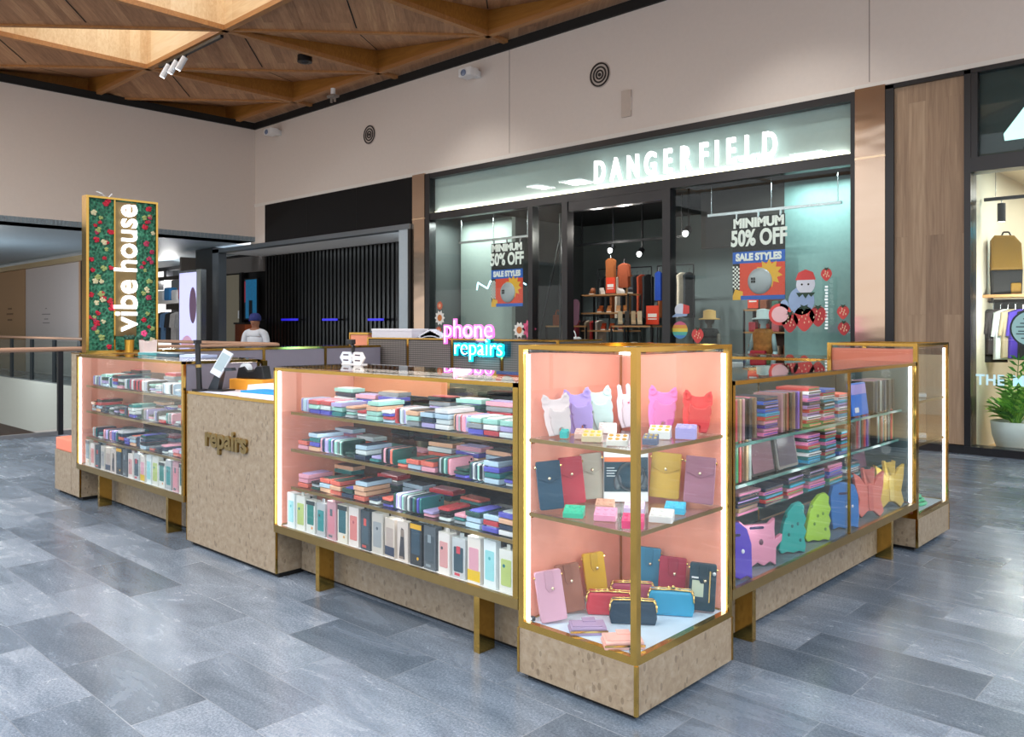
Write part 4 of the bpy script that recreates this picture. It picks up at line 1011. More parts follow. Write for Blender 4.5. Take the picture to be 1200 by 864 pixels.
# ------------------------------------------------------------------ fittings on the white walls
for k, (x, lab) in enumerate(((-12.45, 'left round grille high on the white wall'), (-6.33, 'right round grille high on the white wall'))):
    t = thing('round_vent', lab, 'air vent', (x, YW, 5.58))
    MX = Matrix.Rotation(PI/2, 4, 'X')
    G().tube((0, 0, 0), (0, -.012, 0), .21, 32).build('plate', mat('#c9bdb5', .6), t)
    for r in (.195, .135, .08, .03): 
        g = G(); g.lathe([(r, 0), (r, .012), (r-.026, .012), (r-.026, 0), (r, 0)], 32, Matrix.Translation((0, -.012, 0)) @ MX, caps=False); g.build('ring', mat('#2c2724', .6), t)
t = thing('wall_plate', 'small cream access plate on the white wall by the right vent', 'plate', (-5.80, YW, 4.80)); part('cover', mat('#cbbdb2', .6), (-.09, .09, -.04, 0, 0, .42), t, .008); part('hinge', WALLW, (.07, .095, -.03, 0, .1, .3), t)
for k, (x, z) in enumerate(((-16.0, 6.12), (-9.14, 6.10))):
    t = thing('security_camera', ['white security camera near the wall corner under the ceiling', 'white security camera on the wall left of the right vent'][k], 'camera', (x, YW, z))
    part('mount', WHITE, (-.06, .06, -.10, 0, 0, .12), t, .01); part('housing', WHITE, (-.20, .12, -.34, -.10, -.02, .14), t, .03); G().sph((-.05, -.35, .04), (.07, .02, .06), 12).build('lens', mat('#7a8aa8', .2), t)
t = thing('ceiling_sensor', 'small white sensor hanging under the timber ceiling by the wall', 'sensor', (-13.0, 7.6, 6.36)); G().tube((0, 0, .06), (0, 0, .2), .05, 12).build('stem', WHITE, t); G().box(-.12, .12, -.08, .08, 0, .06, bev=.02).build('body', mat('#8d857e', .5), t)
for x in (-.06, .06): G().tube((x, 0, -.09), (x, 0, 0), .025, 10).build('lamp', mat('#8d857e', .5), t)
t = thing('ceiling_detector', 'dark round detector on the timber ceiling', 'detector', (-11.9, 6.2, 6.55)); G().tube((0, 0, 0), (0, 0, .12), .14, 18).build('body', BLACK, t); G().sph((0, 0, 0), (.08, .08, .04), 12).build('dome', BLACK2, t)
t = thing('track_light', 'black ceiling track with three white spotlights by the skylight', 'track light', (-12.8, 4.36, 6.42))
part('track', BLACK, (-1.25, 1.2, -.03, .03, .06, .11), t)
for k in range(3):
    x = -.80+k*.33
    h = G().tube((x, -.02, .02), (x-.12, -.1, -.20), .055, 12).build('lamp_body', mat('#e9edf2', .4), t)
    G().tube((x, -.02, .02), (x, 0, .06), .02, 8).build('stem', BLACK, h)
    G().tube((x-.12, -.1, -.20), (x-.125, -.103, -.21), .045, 12).build('lens', mat('#f4faff', .4, emit=6), h)

# ------------------------------------------------------------------ balustrades round the void
RAILM = mat('#b48d74', .45, name='timber_handrail')
t = thing('balustrade', 'glass balustrade with timber handrail along the near edge of the void', 'railing', (-10.57, 4.84, 0))
G().tube((0, 0, 1.18), (0, -18, 1.18), .032, 12).build('handrail', RAILM, t)
for k in range(6):
    y = -.05-3.33*k; part('post', mat('#2c2f33', .4, .6), (-.03, .03, y-.045, y+.02, 0, 1.15), t)
for k in range(5): part('glass_pane', STOREG, (-.006, .006, -3.36-3.33*k, -.10-3.33*k, .08, 1.12), t)
t = thing('balustrade', 'glass balustrade with dark posts along the far edge of the void', 'railing', (-10.62, 4.84, 0))
G().tube((-.0, 0, 1.19), (-26, 0, 1.19), .032, 12).build('handrail', RAILM, t)
for k in range(15): part('post', mat('#15222a', .4, .4), (-2.0-1.75*k-.11, -2.0-1.75*k+.11, -.02, .02, 0, 1.14), t)
for k in range(14): part('glass_pane', STOREG, (-3.63-1.75*k, -2.12-1.75*k, -.006, .006, .05, 1.12), t)
# hoardings and shops across the void
t = thing('shop_hoarding', 'pale shop hoarding with tan side panel across the void', 'hoarding', (-28.3, 6.2, 0))
part('white_panel', mat('#b5adab', .7), (0, 4.75, 0, .1, .02, 3.36), t); part('tan_panel', mat('#9c7d5c', .7), (-4, -.02, -.02, .1, .02, 3.36), t); part('header', mat('#cbb48a', .3, .5), (-4, 5.5, -.1, .12, 3.37, 3.52), t)
part('dark_column', BLACK, (5.0, 5.4, -.05, .1, .02, 3.36), t); part('edge_strip', mat('#b58e6e', .5), (4.75, 4.86, -.02, .1, .02, 3.36), t); part('grey_column', mat('#9aa9b3', .5), (5.4, 6.6, -.03, .1, .02, 3.36), t)
g = G()
for k, (wd, z) in enumerate(((.12, 2.05), (.75, 1.87), (.35, 1.72), (.6, 1.6))): g.box(1.95-wd/2, 1.95+wd/2, -.004, 0, z-.015, z+.015)
g.build('printed_lines', mat('#7a7474', .7), t)
g = G()
for k, (wd, z) in enumerate(((.4, 2.08), (.7, 1.9), (.5, 1.7))): g.box(-1.6-wd/2, -1.6+wd/2, -.024, -.02, z-.02, z+.04)
g.build('printed_lines', mat('#6a5038', .7), t)
# open clothes shop left of the portal
sbox('wall_far_shop_back', mat('#8d9296', .7), (-28, -22.0, 10.9, 11.0, 0, 3.6))
t = thing('display_shelf', 'white wall shelf with folded goods in the far left shop', 'shelf', (-26.8, 10.5, 0))
part('board', WHITE, (-1.2, 3.0, -.3, .2, 2.30, 2.40), t); part('back_rail', BLACK, (-1.2, 3.0, .2, .24, 2.1, 2.5), t)
for k, (x, c) in enumerate(((-.7, '#e6ebee'), (-.15, '#2f86c8'), (.4, '#d8dcdf'), (.95, '#c8444c'), (1.5, '#e8e4dc'))):
    bag(-26.8+x, 10.4, 2.40, .44, .36+.1*(k % 2), .3, c, 'folded goods on the far white wall shelf, %s from the left' % ORD[k+1], False)
for k, (x, c) in enumerate(((-.8, '#33383d'), (-.4, '#5f86b0'), (0, '#2a2d31'), (.4, '#a9a9aa'), (.8, '#8d8f92'), (1.2, '#2f3236'))):
    garment(-26.8+x, 10.45, 1.0, .6, 1.0, .16, c, 'garment hanging below the far white wall shelf, %s from left' % ORD[k+1], True, .5)
for k, z in enumerate((3.30, 2.95)):
    t = thing('light_rail', ['upper black light rail in the far left shop', 'lower black light rail in the far left shop'][k], 'rail', (-25.0, 9.3-k*.3, z)); part('bar', BLACK, (-2.5, 2.2, -.04, .04, 0, .12), t); part('spot_head', BLACK, (.2, .42, -.1, .1, -.28, 0), t); part('hanger', BLACK, (-2, -1.96, -.02, .02, .12, 3.62-z), t)
point('far_shop_lamp', (-24.5, 9.2, 3.0), 120, (1, .98, .95), .2)
t = thing('digital_totem', 'tall lit lilac advertising screen beside the far left shop', 'screen', (-19.98, 7.5, 0))
part('cabinet', STEEL, (-.06, 1.22, 0, .14, 0, 2.98), t); part('picture', mat('#c3c4f2', .4, emit=.85, grain=.12), (0, .98, -.01, 0, .25, 2.92), t)
G().sph((.78, -.012, 2.05), (.20, .006, .48), 16).build('dark_shape', mat('#7a5a78', .5, emit=.12), t, smooth=True); G().sph((.45, -.012, .95), (.35, .006, .3), 16).build('pink_shape', mat('#d9a9c6', .5, emit=.4), t, smooth=True)
part('silver_edge', mat('#c9cbc4', .3, .8), (1.0, 1.22, -.02, 0, 0, 2.98), t)

# ------------------------------------------------------------------ person behind the balustrade
def skin_body(name, joints, edges, m, parent, sub=2):
    me = bpy.data.meshes.new(name); me.from_pydata([j[0] for j in joints], edges, []); o = link(name, me, parent)
    sk = o.modifiers.new('s', 'SKIN'); sv = me.skin_vertices[0].data
    for v, j in zip(sv, joints): v.radius = j[1] if isinstance(j[1], tuple) else (j[1], j[1])
    sv[0].use_root = True
    sb = o.modifiers.new('u', 'SUBSURF'); sb.levels = sb.render_levels = sub
    bpy.context.view_layer.update(); dg = bpy.context.evaluated_depsgraph_get()
    nm = bpy.data.meshes.new_from_object(o.evaluated_get(dg)); o.modifiers.clear(); o.data = nm; nm.materials.clear(); nm.materials.append(m)
    nm.polygons.foreach_set('use_smooth', [True]*len(nm.polygons)); return o
t = thing('person', 'person in white shirt and dark blue head covering standing behind the railing', 'person', (-12.5, 5.5, 0), .5)
SK = mat('#8a5c44', .6)
J = [((0, 0, .95), (.15, .11)), ((0, 0, 1.12), (.13, .10)), ((0, .01, 1.30), (.17, .11)), ((0, .01, 1.40), (.10, .08)), ((0, 0, 1.47), (.05, .05)), ((0, -.01, 1.56), (.075, .09)), ((0, -.01, 1.64), (.07, .085))]
E_ = [(0, 1), (1, 2), (2, 3), (3, 4), (4, 5), (5, 6)]
J.append(((0, -.105, 1.575), .016)); E_.append((5, 7))                     # nose
for s in (-1, 1):
    b = len(J); J += [((s*.19, .01, 1.38), .06), ((s*.25, .0, 1.12), .043), ((s*.24, -.10, .88), .03), ((s*.235, -.13, .80), (.022, .035))]
    E_ += [(3, b), (b, b+1), (b+1, b+2), (b+2, b+3)]
    for q, (dx, dz, ln) in enumerate(((-.026, 0, .07), (-.009, 0, .08), (.009, 0, .075), (.026, 0, .06))):
        c = len(J); J += [((s*.235+dx, -.15, .775), .009), ((s*.235+dx, -.165, .775-ln*.6), .008), ((s*.235+dx, -.16, .775-ln), .007)]; E_ += [(b+3, c), (c, c+1), (c+1, c+2)]
    c = len(J); J += [((s*.235-s*.035, -.15, .80), .010), ((s*.235-s*.05, -.17, .76), .008)]; E_ += [(b+3, c), (c, c+1)]
    b = len(J); J += [((s*.09, 0, .88), .085), ((s*.10, -.01, .50), .055), ((s*.10, .02, .09), .038), ((s*.10, -.12, .035), (.04, .03))]
    E_ += [(0, b), (b, b+1), (b+1, b+2), (b+2, b+3)]
    b = len(J); J.append(((s*.085, .0, 1.57), .018)); E_.append((5, b))        # ear
skin_body('body', J, E_, SK, t)
SH = mat('#c9ced6', .8)
Js = [((0, 0, .92), (.18, .135)), ((0, 0, 1.12), (.165, .125)), ((0, .01, 1.30), (.20, .135)), ((0, .01, 1.41), (.125, .10)), ((0, .01, 1.45), (.07, .07))]
Es = [(0, 1), (1, 2), (2, 3), (3, 4)]
for s in (-1, 1):
    b = len(Js); Js += [((s*.20, .01, 1.37), .08), ((s*.255, 0, 1.12), .062), ((s*.245, -.09, .90), .045)]; Es += [(3, b), (b, b+1), (b+1, b+2)]
skin_body('shirt', Js, Es, SH, t)
Jt = [((0, 0, .97), (.16, .12))]; Et = []
for s in (-1, 1):
    b = len(Jt); Jt += [((s*.09, 0, .86), .105), ((s*.10, -.01, .50), .078), ((s*.10, .02, .10), .062)]; Et += [(0, b), (b, b+1), (b+1, b+2)]
skin_body('trousers', Jt, Et, mat('#2a2d36', .8), t)
G().lathe([(.10, 1.60), (.115, 1.63), (.112, 1.68), (.08, 1.735), (.02, 1.75)], 18, Matrix.Translation((0, -.005, 0))).build('head_covering', mat('#1f2a6a', .8), t, smooth=True)
for s in (-1, 1): G().sph((s*.032, -.092, 1.60), (.012, .008, .008), 8).build('eye', mat('#241a16', .4), t)
G().box(-.03, .03, -.098, -.088, 1.525, 1.535).build('mouth', mat('#7a3f38', .6), t)
for s in (-1, 1): G().box(s*.10-.045, s*.10+.045, -.19, .07, 0, .06, bev=.02).build('shoe', BLACK, t)

# ------------------------------------------------------------------ goods in the corner case
Z1, Z2, Z3 = 1.0235, .7085, .2405
GOLD = mat('#e6c47a', .2, 1., name='gold_hardware')
def sc_(pts, w, h): return [(x*w, z*h) for x, z in pts]
CAT = [(-.36, 0), (-.12, 0), (-.09, .20), (-.03, .235), (.03, .235), (.09, .20), (.12, 0), (.36, 0), (.45, .28), (.47, .52), (.43, .60), (.50, .70), (.49, .84), (.43, 1.0), (.34, .98), (.24, .88), (.08, .85), (-.08, .85), (-.24, .88), (-.34, .98), (-.43, 1.0), (-.49, .84), (-.50, .70), (-.43, .60), (-.47, .52), (-.45, .28)]
RAB = [(-.36, 0), (.36, 0), (.48, .25), (.46, .62), (.36, .74), (.34, .96), (.24, 1.0), (.13, .96), (.10, .76), (-.10, .76), (-.13, .96), (-.24, 1.0), (-.34, .96), (-.36, .74), (-.46, .62), (-.48, .25)]
def lean(rz, a, left):
    w = Matrix.Rotation(-a, 3, 'Y') if left else Matrix.Rotation(-a, 3, 'X')
    return (w @ Matrix.Rotation(rz, 3, 'Z')).to_euler()
def animal_case(x, y, w, h, c, label, rz, shape=CAT, glossy=.35):
    t = thing('animal_phone_case', label, 'phone case', (x, y, Z1), rz, 'silicone animal phone cases on the upper shelf', (0, 0, 0))
    t.scale = (1.05, 1, 1.1); t.rotation_euler = lean(rz, .15, x < -.4); t.location.z += .005; m = mat(c, glossy, grain=.03)
    G().prism(sc_(shape, w, h), .012, bev=.003).build('back_shell', m, t)
    G().prism(sc_(shape, w*.78, h*.66), .016, Matrix.Translation((w*.10, -.012, .002)), bev=.005).build('front_pouch', mat(tuple(v*.80 for v in lin(c)), glossy, grain=.03), t)
    if shape is CAT:
        for s in (-1, 1): G().lathe([(.017, 0), (.017, .005), (.009, .005), (.009, 0), (.017, 0)], 14, Matrix.Translation((s*w*.36, -.013, h*.86)) @ Matrix.Rotation(PI/2, 4, 'X'), caps=False).build('ear_ring', m, t)
    else:
        for s in (-1, 1): G().sph((s*.012, -.014, h*.56), .004, 8).build('eye', mat('#d0607a', .5), t)
animal_case(-.505, .15, .115, .165, '#e9dcdc', 'pale clear animal-shaped case, leftmost on the upper shelf of the corner case', .75, glossy=.12)
animal_case(-.492, .285, .12, .18, '#b9a2e8', 'lilac animal-shaped case on the upper shelf of the corner case', .75)
animal_case(-.492, .435, .12, .18, '#cfeae6', 'pale mint animal-shaped case on the upper shelf of the corner case', .75)
animal_case(-.45, .585, .085, .185, '#f2e2ee', 'white rabbit-shaped case in the back corner of the upper shelf', .8, RAB)
animal_case(-.305, .63, .125, .18, '#ee79c4', 'bright pink animal-shaped case on the upper shelf by the back panel', .55)
animal_case(-.125, .635, .125, .17, '#ee4a4e', 'red animal-shaped case, rightmost on the upper shelf of the corner case', .45)
def pop_case(x, y, z, c, label, rz, w=.062, d=.05, h=.022, bumps=3, tone=None):
    t = thing('earbud_case', label, 'earbud case', (x, y, z), rz, 'small earbud cases in the corner case')
    sl = .36; Mw = Matrix.Translation((0, -d/2, h)) @ Matrix.Rotation(sl, 4, 'X'); hy = d/2/math.cos(sl)
    G().prism([(-d/2, 0), (d/2, 0), (d/2, h+d*math.tan(sl)), (-d/2, h)], w, Matrix.Translation((w/2, 0, 0)) @ Matrix.Rotation(PI/2, 4, 'Z') @ Matrix.Translation((0, w, 0)), bev=.004).build('shell', mat(c, .4), t)
    g = G()
    for i in range(bumps):
        for j in range(2): g.sph((-w*.33+i*w*.66/(bumps-1), hy*(.5+j*1.0), -.001), (w*.12, w*.12, .006), 10, Mw)
    builds(g, 'bump', mat(tone or c, .4), t)
pop_case(-.455, .125, Z1, '#3fb9b4', 'tiny teal earbud case at the front left of the upper shelf', .4, .034, .03, .026, 2)
pop_case(-.39, .175, Z1, '#d9b2a8', 'peach earbud case with beads on the upper shelf beside the teal one', .5, .075, .05, .02)
pop_case(-.43, .40, Z1, '#e6d9d6', 'cream earbud case in front of the mint animal case', .6, .08, .05, .022)
pop_case(-.31, .13, Z1, '#d8c9a4', 'patterned cream earbud case in the middle front of the upper shelf', .5, .082, .055, .022, 3, '#e4c24e')
pop_case(-.17, .115, Z1, '#e9e6dc', 'white earbud case with coloured dots near the front post on the upper shelf', .5, .085, .055, .02, 3, '#d8a03c')
pop_case(-.155, .40, Z1, '#eef0ec', 'white floral earbud case, upper of two right of the front post', .4, .09, .055, .032, 3, '#e0b64c')
pop_case(-.08, .215, Z1, '#5f6b86', 'slate blue earbud case on the upper shelf right of the front post', .4, .06, .045, .024, 3, '#b8a060')
pop_case(-.065, .46, Z1, '#b9b2ec', 'lilac blue earbud case at the right end of the upper shelf', .35, .085, .04, .045)

def pouch(x, y, z, w, h, c, label, rz, clasp='#efe2c0', tilt=-.14, th=.022, style='v', rough=.45):
    t = thing('phone_pouch', label, 'phone pouch', (x, y, z), 0, 'phone pouches in the corner case', lean(rz, -tilt, x < -.4)); t.location.z += .008
    m = mat(c, rough, grain=.05)
    G().prism(rrect(w, h, .010), th, bev=.004).build('body', m, t)
    if style == 'v': fp = [(-w*.49, h*1.0), (-w*.49, h*.66), (0, h*.54), (w*.49, h*.66), (w*.49, h*1.0)]
    else: fp = [(-w*.16, h*1.0), (-w*.16, h*.66), (-w*.08, h*.58), (w*.10, h*.58), (w*.18, h*.66), (w*.18, h*1.0)]
    G().prism(fp, .005, Matrix.Translation((0, -th, 0)), bev=.0015).build('flap', mat(tuple(v*.86 for v in lin(c)), rough, grain=.05), t)  # flap colour darkened so its shade is painted into the material
    G().sph((0.01 if style != 'v' else 0, -th-.007, h*.64), (.007, .004, .007), 10).build('clasp', mat(clasp, .25, .9), t, smooth=True)
    g = G(); g.tube((-w*.5, -th*.5, h*.88), (-w*.5-.006, -th*.5, h*.88), .006, 8); g.tube((w*.5, -th*.5, h*.88), (w*.5+.006, -th*.5, h*.88), .006, 8); builds(g, 'strap_ring', GOLD, t)
    return t
pouch(-.508, .105, Z2, .105, .205, '#1f4a63', 'navy phone pouch, leftmost on the middle shelf of the corner case', .85)
pouch(-.508, .255, Z2, .105, .205, '#c8404f', 'red phone pouch on the middle shelf beside the navy one', .85)
pouch(-.508, .405, Z2, .10, .205, '#aeaa9c', 'grey phone pouch on the middle shelf beside the red one', .80)
pouch(-.505, .535, Z2, .095, .175, '#14283a', 'dark blue phone pouch half hidden left of the headphone box', .75)
pouch(-.285, .630, Z2, .135, .205, '#cfa83e', 'mustard phone pouch on the middle shelf by the back panel', .50)
pouch(-.11, .635, Z2, .13, .205, '#a9758a', 'mauve phone pouch, rightmost on the middle shelf', .42)
t = thing('headphone_box', 'dark blue and white boxed headphones in the corner of the middle shelf', 'box', (-.385, .475, Z2), .74)
G().box(-.10, .10, 0, .06, 0, .235).build('carton', mat('#e6e8ea', .4), t)
G().box(-.098, .098, -.003, 0, .045, .20).build('printed_panel', mat('#22404e', .35), t)
G().box(-.098, .06, -.0035, -.003, .18, .20).build('orange_band', mat('#e07a4c', .5), t)
g = G(); g.lathe([(.062, 0), (.066, .006), (.062, .012), (.054, .012), (.054, 0), (.062, 0)], 28, Matrix.Translation((.02, -.004, .115)) @ Matrix.Rotation(PI/2, 4, 'X'), caps=False); g.build('headband_picture', mat('#39454c', .3), t)
for s in (-1, 1): G().sph((.02+s*.058, -.006, .09), (.018, .010, .034), 14).build('earcup_picture', mat('#5a656c', .35), t, smooth=True)
g = G()
for k in range(4): g.box(-.088, -.052+.01*(k % 2), -.004, -.003, .15-k*.012, .154-k*.012)
g.build('printed_lines', mat('#c8d4d8', .5), t)
pop_case(-.37, .085, Z2, '#3fbf9a', 'teal bubble earbud case at the front of the middle shelf', .5, .085, .06, .02)
pop_case(-.36, .285, Z2, '#e8b49a', 'peach bubble earbud case behind the pink one on the middle shelf', .5, .08, .05, .022)
pop_case(-.245, .135, Z2, '#f0a0c0', 'pale pink bubble earbud case on the middle shelf', .5, .09, .06, .022)
pop_case(-.085, .10, Z2, '#f0417c', 'hot pink bubble earbud case behind the front post', .5, .085, .055, .03)
pop_case(-.20, .275, Z2, '#e4cdee', 'lilac bubble earbud case in front of the headphone box', .5, .085, .055, .035)
pop_case(-.06, .265, Z2, '#e4e4e0', 'white bubble earbud case on the middle shelf right of the front post', .4, .095, .06, .024)
pop_case(-.10, .43, Z2, '#49c4ea', 'sky blue bubble earbud case on the middle shelf', .4, .085, .05, .026)
# floor of the case
pouch(-.485, .09, Z3, .115, .21, '#d5a5b8', 'dusty pink phone pouch leaning at the left on the case floor', .95, style='s', tilt=-.20)
pouch(-.50, .235, Z3, .11, .205, '#9a6450', 'brown phone pouch leaning beside the dusty pink one', .95, style='s', tilt=-.20)
pouch(-.50, .41, Z3+.03, .10, .19, '#d8a91e', 'yellow phone pouch leaning on the pink side panel at floor level', .95, style='s', tilt=-.16)
pouch(-.385, .64, Z3+.02, .11, .20, '#2a82a8', 'blue phone pouch standing at the back behind the front post', .5, style='s', tilt=-.12)
pouch(-.255, .64, Z3, .12, .20, '#a82440', 'crimson phone pouch standing against the back panel', .5, style='s', tilt=-.12)
t = pouch(-.095, .635, Z3, .115, .205, '#173c4a', 'dark teal zipped wallet pouch with card window at the right', .5, style='n', tilt=-.10)
G().box(-.045, .005, -.0245, -.022, .06, .13).build('card_window', mat('#c8d2b8', .2), t); G().box(-.048, .008, -.0245, -.022, .138, .145).build('white_label', WHITE, t)
G().box(.028, .034, -.026, -.022, .04, .175).build('zip', GOLD, t); G().sph((.048, -.024, .165), (.008, .004, .008), 10).build('snap', mat('#dfe8ea', .3, .8), t)
# two small acrylic risers below the raised pouches
for x, y, z, lab in ((-.51, .41, .03, 'clear acrylic riser under the yellow pouch'), (-.385, .64, .02, 'clear acrylic riser under the blue pouch')):
    t = thing('riser', lab, 'display riser', (x, y, Z3), .95 if y < .5 else .5); G().box(-.055, .055, -.03, .015, 0, z-.001, bev=.003).build('block', mat('#dbe7ec', .15), t)
def clutch(x, y, z, c, label, rz, w=.20, h=.105, d=.055):
    t = thing('clutch_purse', label, 'purse', (x, y, z), rz, 'clasp purses on the corner case floor'); m = mat(c, .4, grain=.06)
    g = G(); g.prism([(-w*.46, 0), (w*.46, 0), (w*.50, h*.25), (w*.485, h*.75), (w*.43, h*.95), (-w*.43, h*.95), (-w*.485, h*.75), (-w*.50, h*.25)], d, Matrix.Translation((0, d/2, 0)), bev=.012); g.build('body', m, t)
    pts = [(-w*.49, -d*.30, h*.55), (-w*.485, -d*.30, h*.82), (-w*.43, -d*.2, h*.97), (0, -d*.2, h*1.0), (w*.43, -d*.2, h*.97), (w*.485, -d*.30, h*.82), (w*.49, -d*.30, h*.55)]
    G().path([(a, b-.010, q) for a, b, q in pts], .0042, 8).build('front_frame', GOLD, t, smooth=True)
    G().path([(a, .016, q-.004) for a, b, q in pts[1:6]], .0042, 8).build('rear_frame', GOLD, t, smooth=True)
    g = G(); g.sph((-.008, -d*.2, h*1.04), .008, 10); g.sph((.010, -.002, h*1.05), .008, 10); builds(g, 'kiss_clasp', GOLD, t)
clutch(-.375, .335, Z3, '#c83a46', 'red clasp purse on the floor of the corner case', .62)
clutch(-.375, .51, Z3, '#b8546a', 'rose clasp purse behind the navy one', .62, .20, .105)
clutch(-.235, .315, Z3, '#123448', 'navy clasp purse behind the front post', .62)
clutch(-.175, .515, Z3, '#2f9cc4', 'turquoise clasp purse at the right on the case floor', .55, .20, .115)
def wallet(x, y, z, c, label, rz, w=.155, d=.10):
    t = thing('wallet', label, 'wallet', (x, y, z), rz, 'zip wallets on the corner case floor'); m = mat(c, .5, grain=.05)
    G().box(-w/2, w/2, -d/2, d/2, 0, .016, bev=.006).build('lower_half', m, t); G().box(-w/2+.004, w/2-.004, -d/2+.004, d/2, .0165, .032, bev=.006).build('upper_half', m, t)
    G().box(-w/2+.012, w/2-.02, -d/2+.012, d/2-.02, .0322, .037, bev=.002).build('front_flap', m, t); G().box(-.02, .035, d/2-.045, d/2+.002, .0372, .042, bev=.002).build('strap', m, t)
    G().box(-w/2, w/2, -d/2-.002, -d/2+.001, .012, .02).build('zip', GOLD, t)
wallet(-.315, .105, Z3, '#a892b4', 'lavender wallet lying at the front left of the case floor', .80)
wallet(-.125, .085, Z3, '#f0b8ac', 'blush pink wallet lying beside the front post', .80, .16, .11)
for x, y, lab in ((-.565, .045, 'small black corner clip at the left of the case floor'), (-.05, .045, 'small steel corner clip at the front of the case floor')):
    t = thing('corner_clip', lab, 'clip', (x, y, Z3)); G().box(-.012, .012, -.006, .006, 0, .018, bev=.003).build('body', mat('#3a4248', .3), t); G().tube((0, -.007, .009), (0, -.011, .009), .006, 10).build('screw', STEEL, t)

# ------------------------------------------------------------------ phone cases in the two long cabinets
PAL = [('white', '#e9ecef'), ('mint', '#a5dcd0'), ('teal', '#2f7f80'), ('navy', '#22344e'), ('pale blue', '#b8d4e8'), ('lilac', '#b4aade'), ('pink', '#e6a4b6'), ('red', '#c04048'),
       ('black', '#1c1f24'), ('peach', '#e8b896'), ('grey', '#8d949a'), ('clear', '#d6e2e4'), ('violet', '#5a5ac0'), ('dark green', '#1f4a44'), ('coral', '#e07060'), ('silver', '#b4bcc2')]
LIGHT = [0, 1, 4, 5, 6, 9, 10, 11, 15, 0, 11, 4, 7, 3, 2, 8, 12]; DEEP = [2, 3, 8, 13, 10, 7, 2, 13, 3, 15, 11, 5, 14, 1, 6, 8, 12]
g = G(); g.prism(rrect(.078, .156, .012, -.078), .0115, Matrix.Rotation(-PI/2, 4, 'X'), bev=.003)
g.box(-.030, -.004, .035, .066, .0113, .0140, bev=.001); g.sph((-.024, .058, .0142), (.006, .006, .0008), 8, mi=1); g.sph((-.011, .045, .0142), (.006, .006, .0008), 8, mi=1)
CASE = g.mesh('phone_case', [WHITE, BLACK])
def fixz(me):
    z0 = min(v.co.z for v in me.vertices)
    for v in me.vertices: v.co.z -= z0
    return max(v.co.z for v in me.vertices)
HC = fixz(CASE)
g = G(); g.box(-.047, .047, -.088, .088, 0, .022, bev=.003); g.prism(rrect(.074, .148, .010, -.074), .003, Matrix.Translation((0, 0, .0222)) @ Matrix.Rotation(-PI/2, 4, 'X'), mi=1)
PACK = g.mesh('packaged_case', [mat('#cfd8dc', .15), WHITE]); HP = fixz(PACK)
CM = [mat(c, .35, grain=.04) for _, c in PAL]; PM_ = [mat(c, .12, grain=.10) for _, c in PAL]
def pos_word(i, n):
    return 'on top' if i == n-1 else ('at the bottom' if i == 0 else ORD[i+1]+' from bottom')
def pile(kind, cx, cy, z, n, pal, where, rz0, jit):
    h = 0
    for i in range(n):
        ci = R.choice(pal); me, hh, nm, cat = (CASE, HC, 'phone_case', 'phone case') if kind == 0 else (PACK, HP, 'packaged_phone_case', 'phone case')
        o = link(nm, me, None, (cx+R.uniform(-.004, .004), cy+R.uniform(-.006, .006), z+h+.0008), (0, 0, rz0+R.uniform(-jit, jit)), [CM[ci], BLACK] if kind == 0 else [PM_[(ci+1) % 16], CM[ci]])
        tag(o, '%s %s %s, %s' % (PAL[ci][0], 'phone case' if kind == 0 else 'packaged case', pos_word(i, n), where), cat, 'phone cases on the cabinet shelves'); h += hh+.0008
def shelf_goods(x0, L_, z, pal, tall, sh, cab):
    x = x0+.215; k = 0
    while x < x0+L_-.10:
        k += 1; kind = 1 if R.random() < .55 else 0
        if R.random() < .28:
            for i in range(7):
                ci = R.choice(pal); o = link('phone_case', CASE, None, (x-.042+i*.0138, .150+R.uniform(-.008, .008), z+.0405), (0, PI/2, 0), [CM[ci], BLACK])
                tag(o, '%s phone case on edge, %s of %s front row, %s shelf, %s cabinet' % (PAL[ci][0], ORD[i+1], ORD[k], sh, cab), 'phone case', 'phone cases on the cabinet shelves')
            x += .112; continue
        pile(kind, x, .150, z, R.choice((3, 3, 4, 4)) if tall else R.choice((2, 3, 3, 4)), pal, '%s front stack, %s shelf, %s cabinet' % (ORD[k], sh, cab), R.choice((0, PI)), .05)
        x += .108
    x = x0+.27; k = 0
    while x < x0+L_-.13:
        k += 1; kind = 1 if R.random() < .6 else 0
        pile(kind, x, .345, z, R.choice((4, 5, 5)) if tall else R.choice((3, 4, 4)), pal, '%s rear stack, %s shelf, %s cabinet' % (ORD[k], sh, cab), PI/2, .07)
        x += .215
for (x0, L_, cab) in ((-2.575, 1.965, 'long'), (-5.745, 2.0, 'left')):
    shelf_goods(x0, L_, 1.003, LIGHT, True, 'top', cab); shelf_goods(x0, L_, .788, DEEP, False, 'middle', cab); shelf_goods(x0, L_, .568, DEEP, False, 'lower', cab)
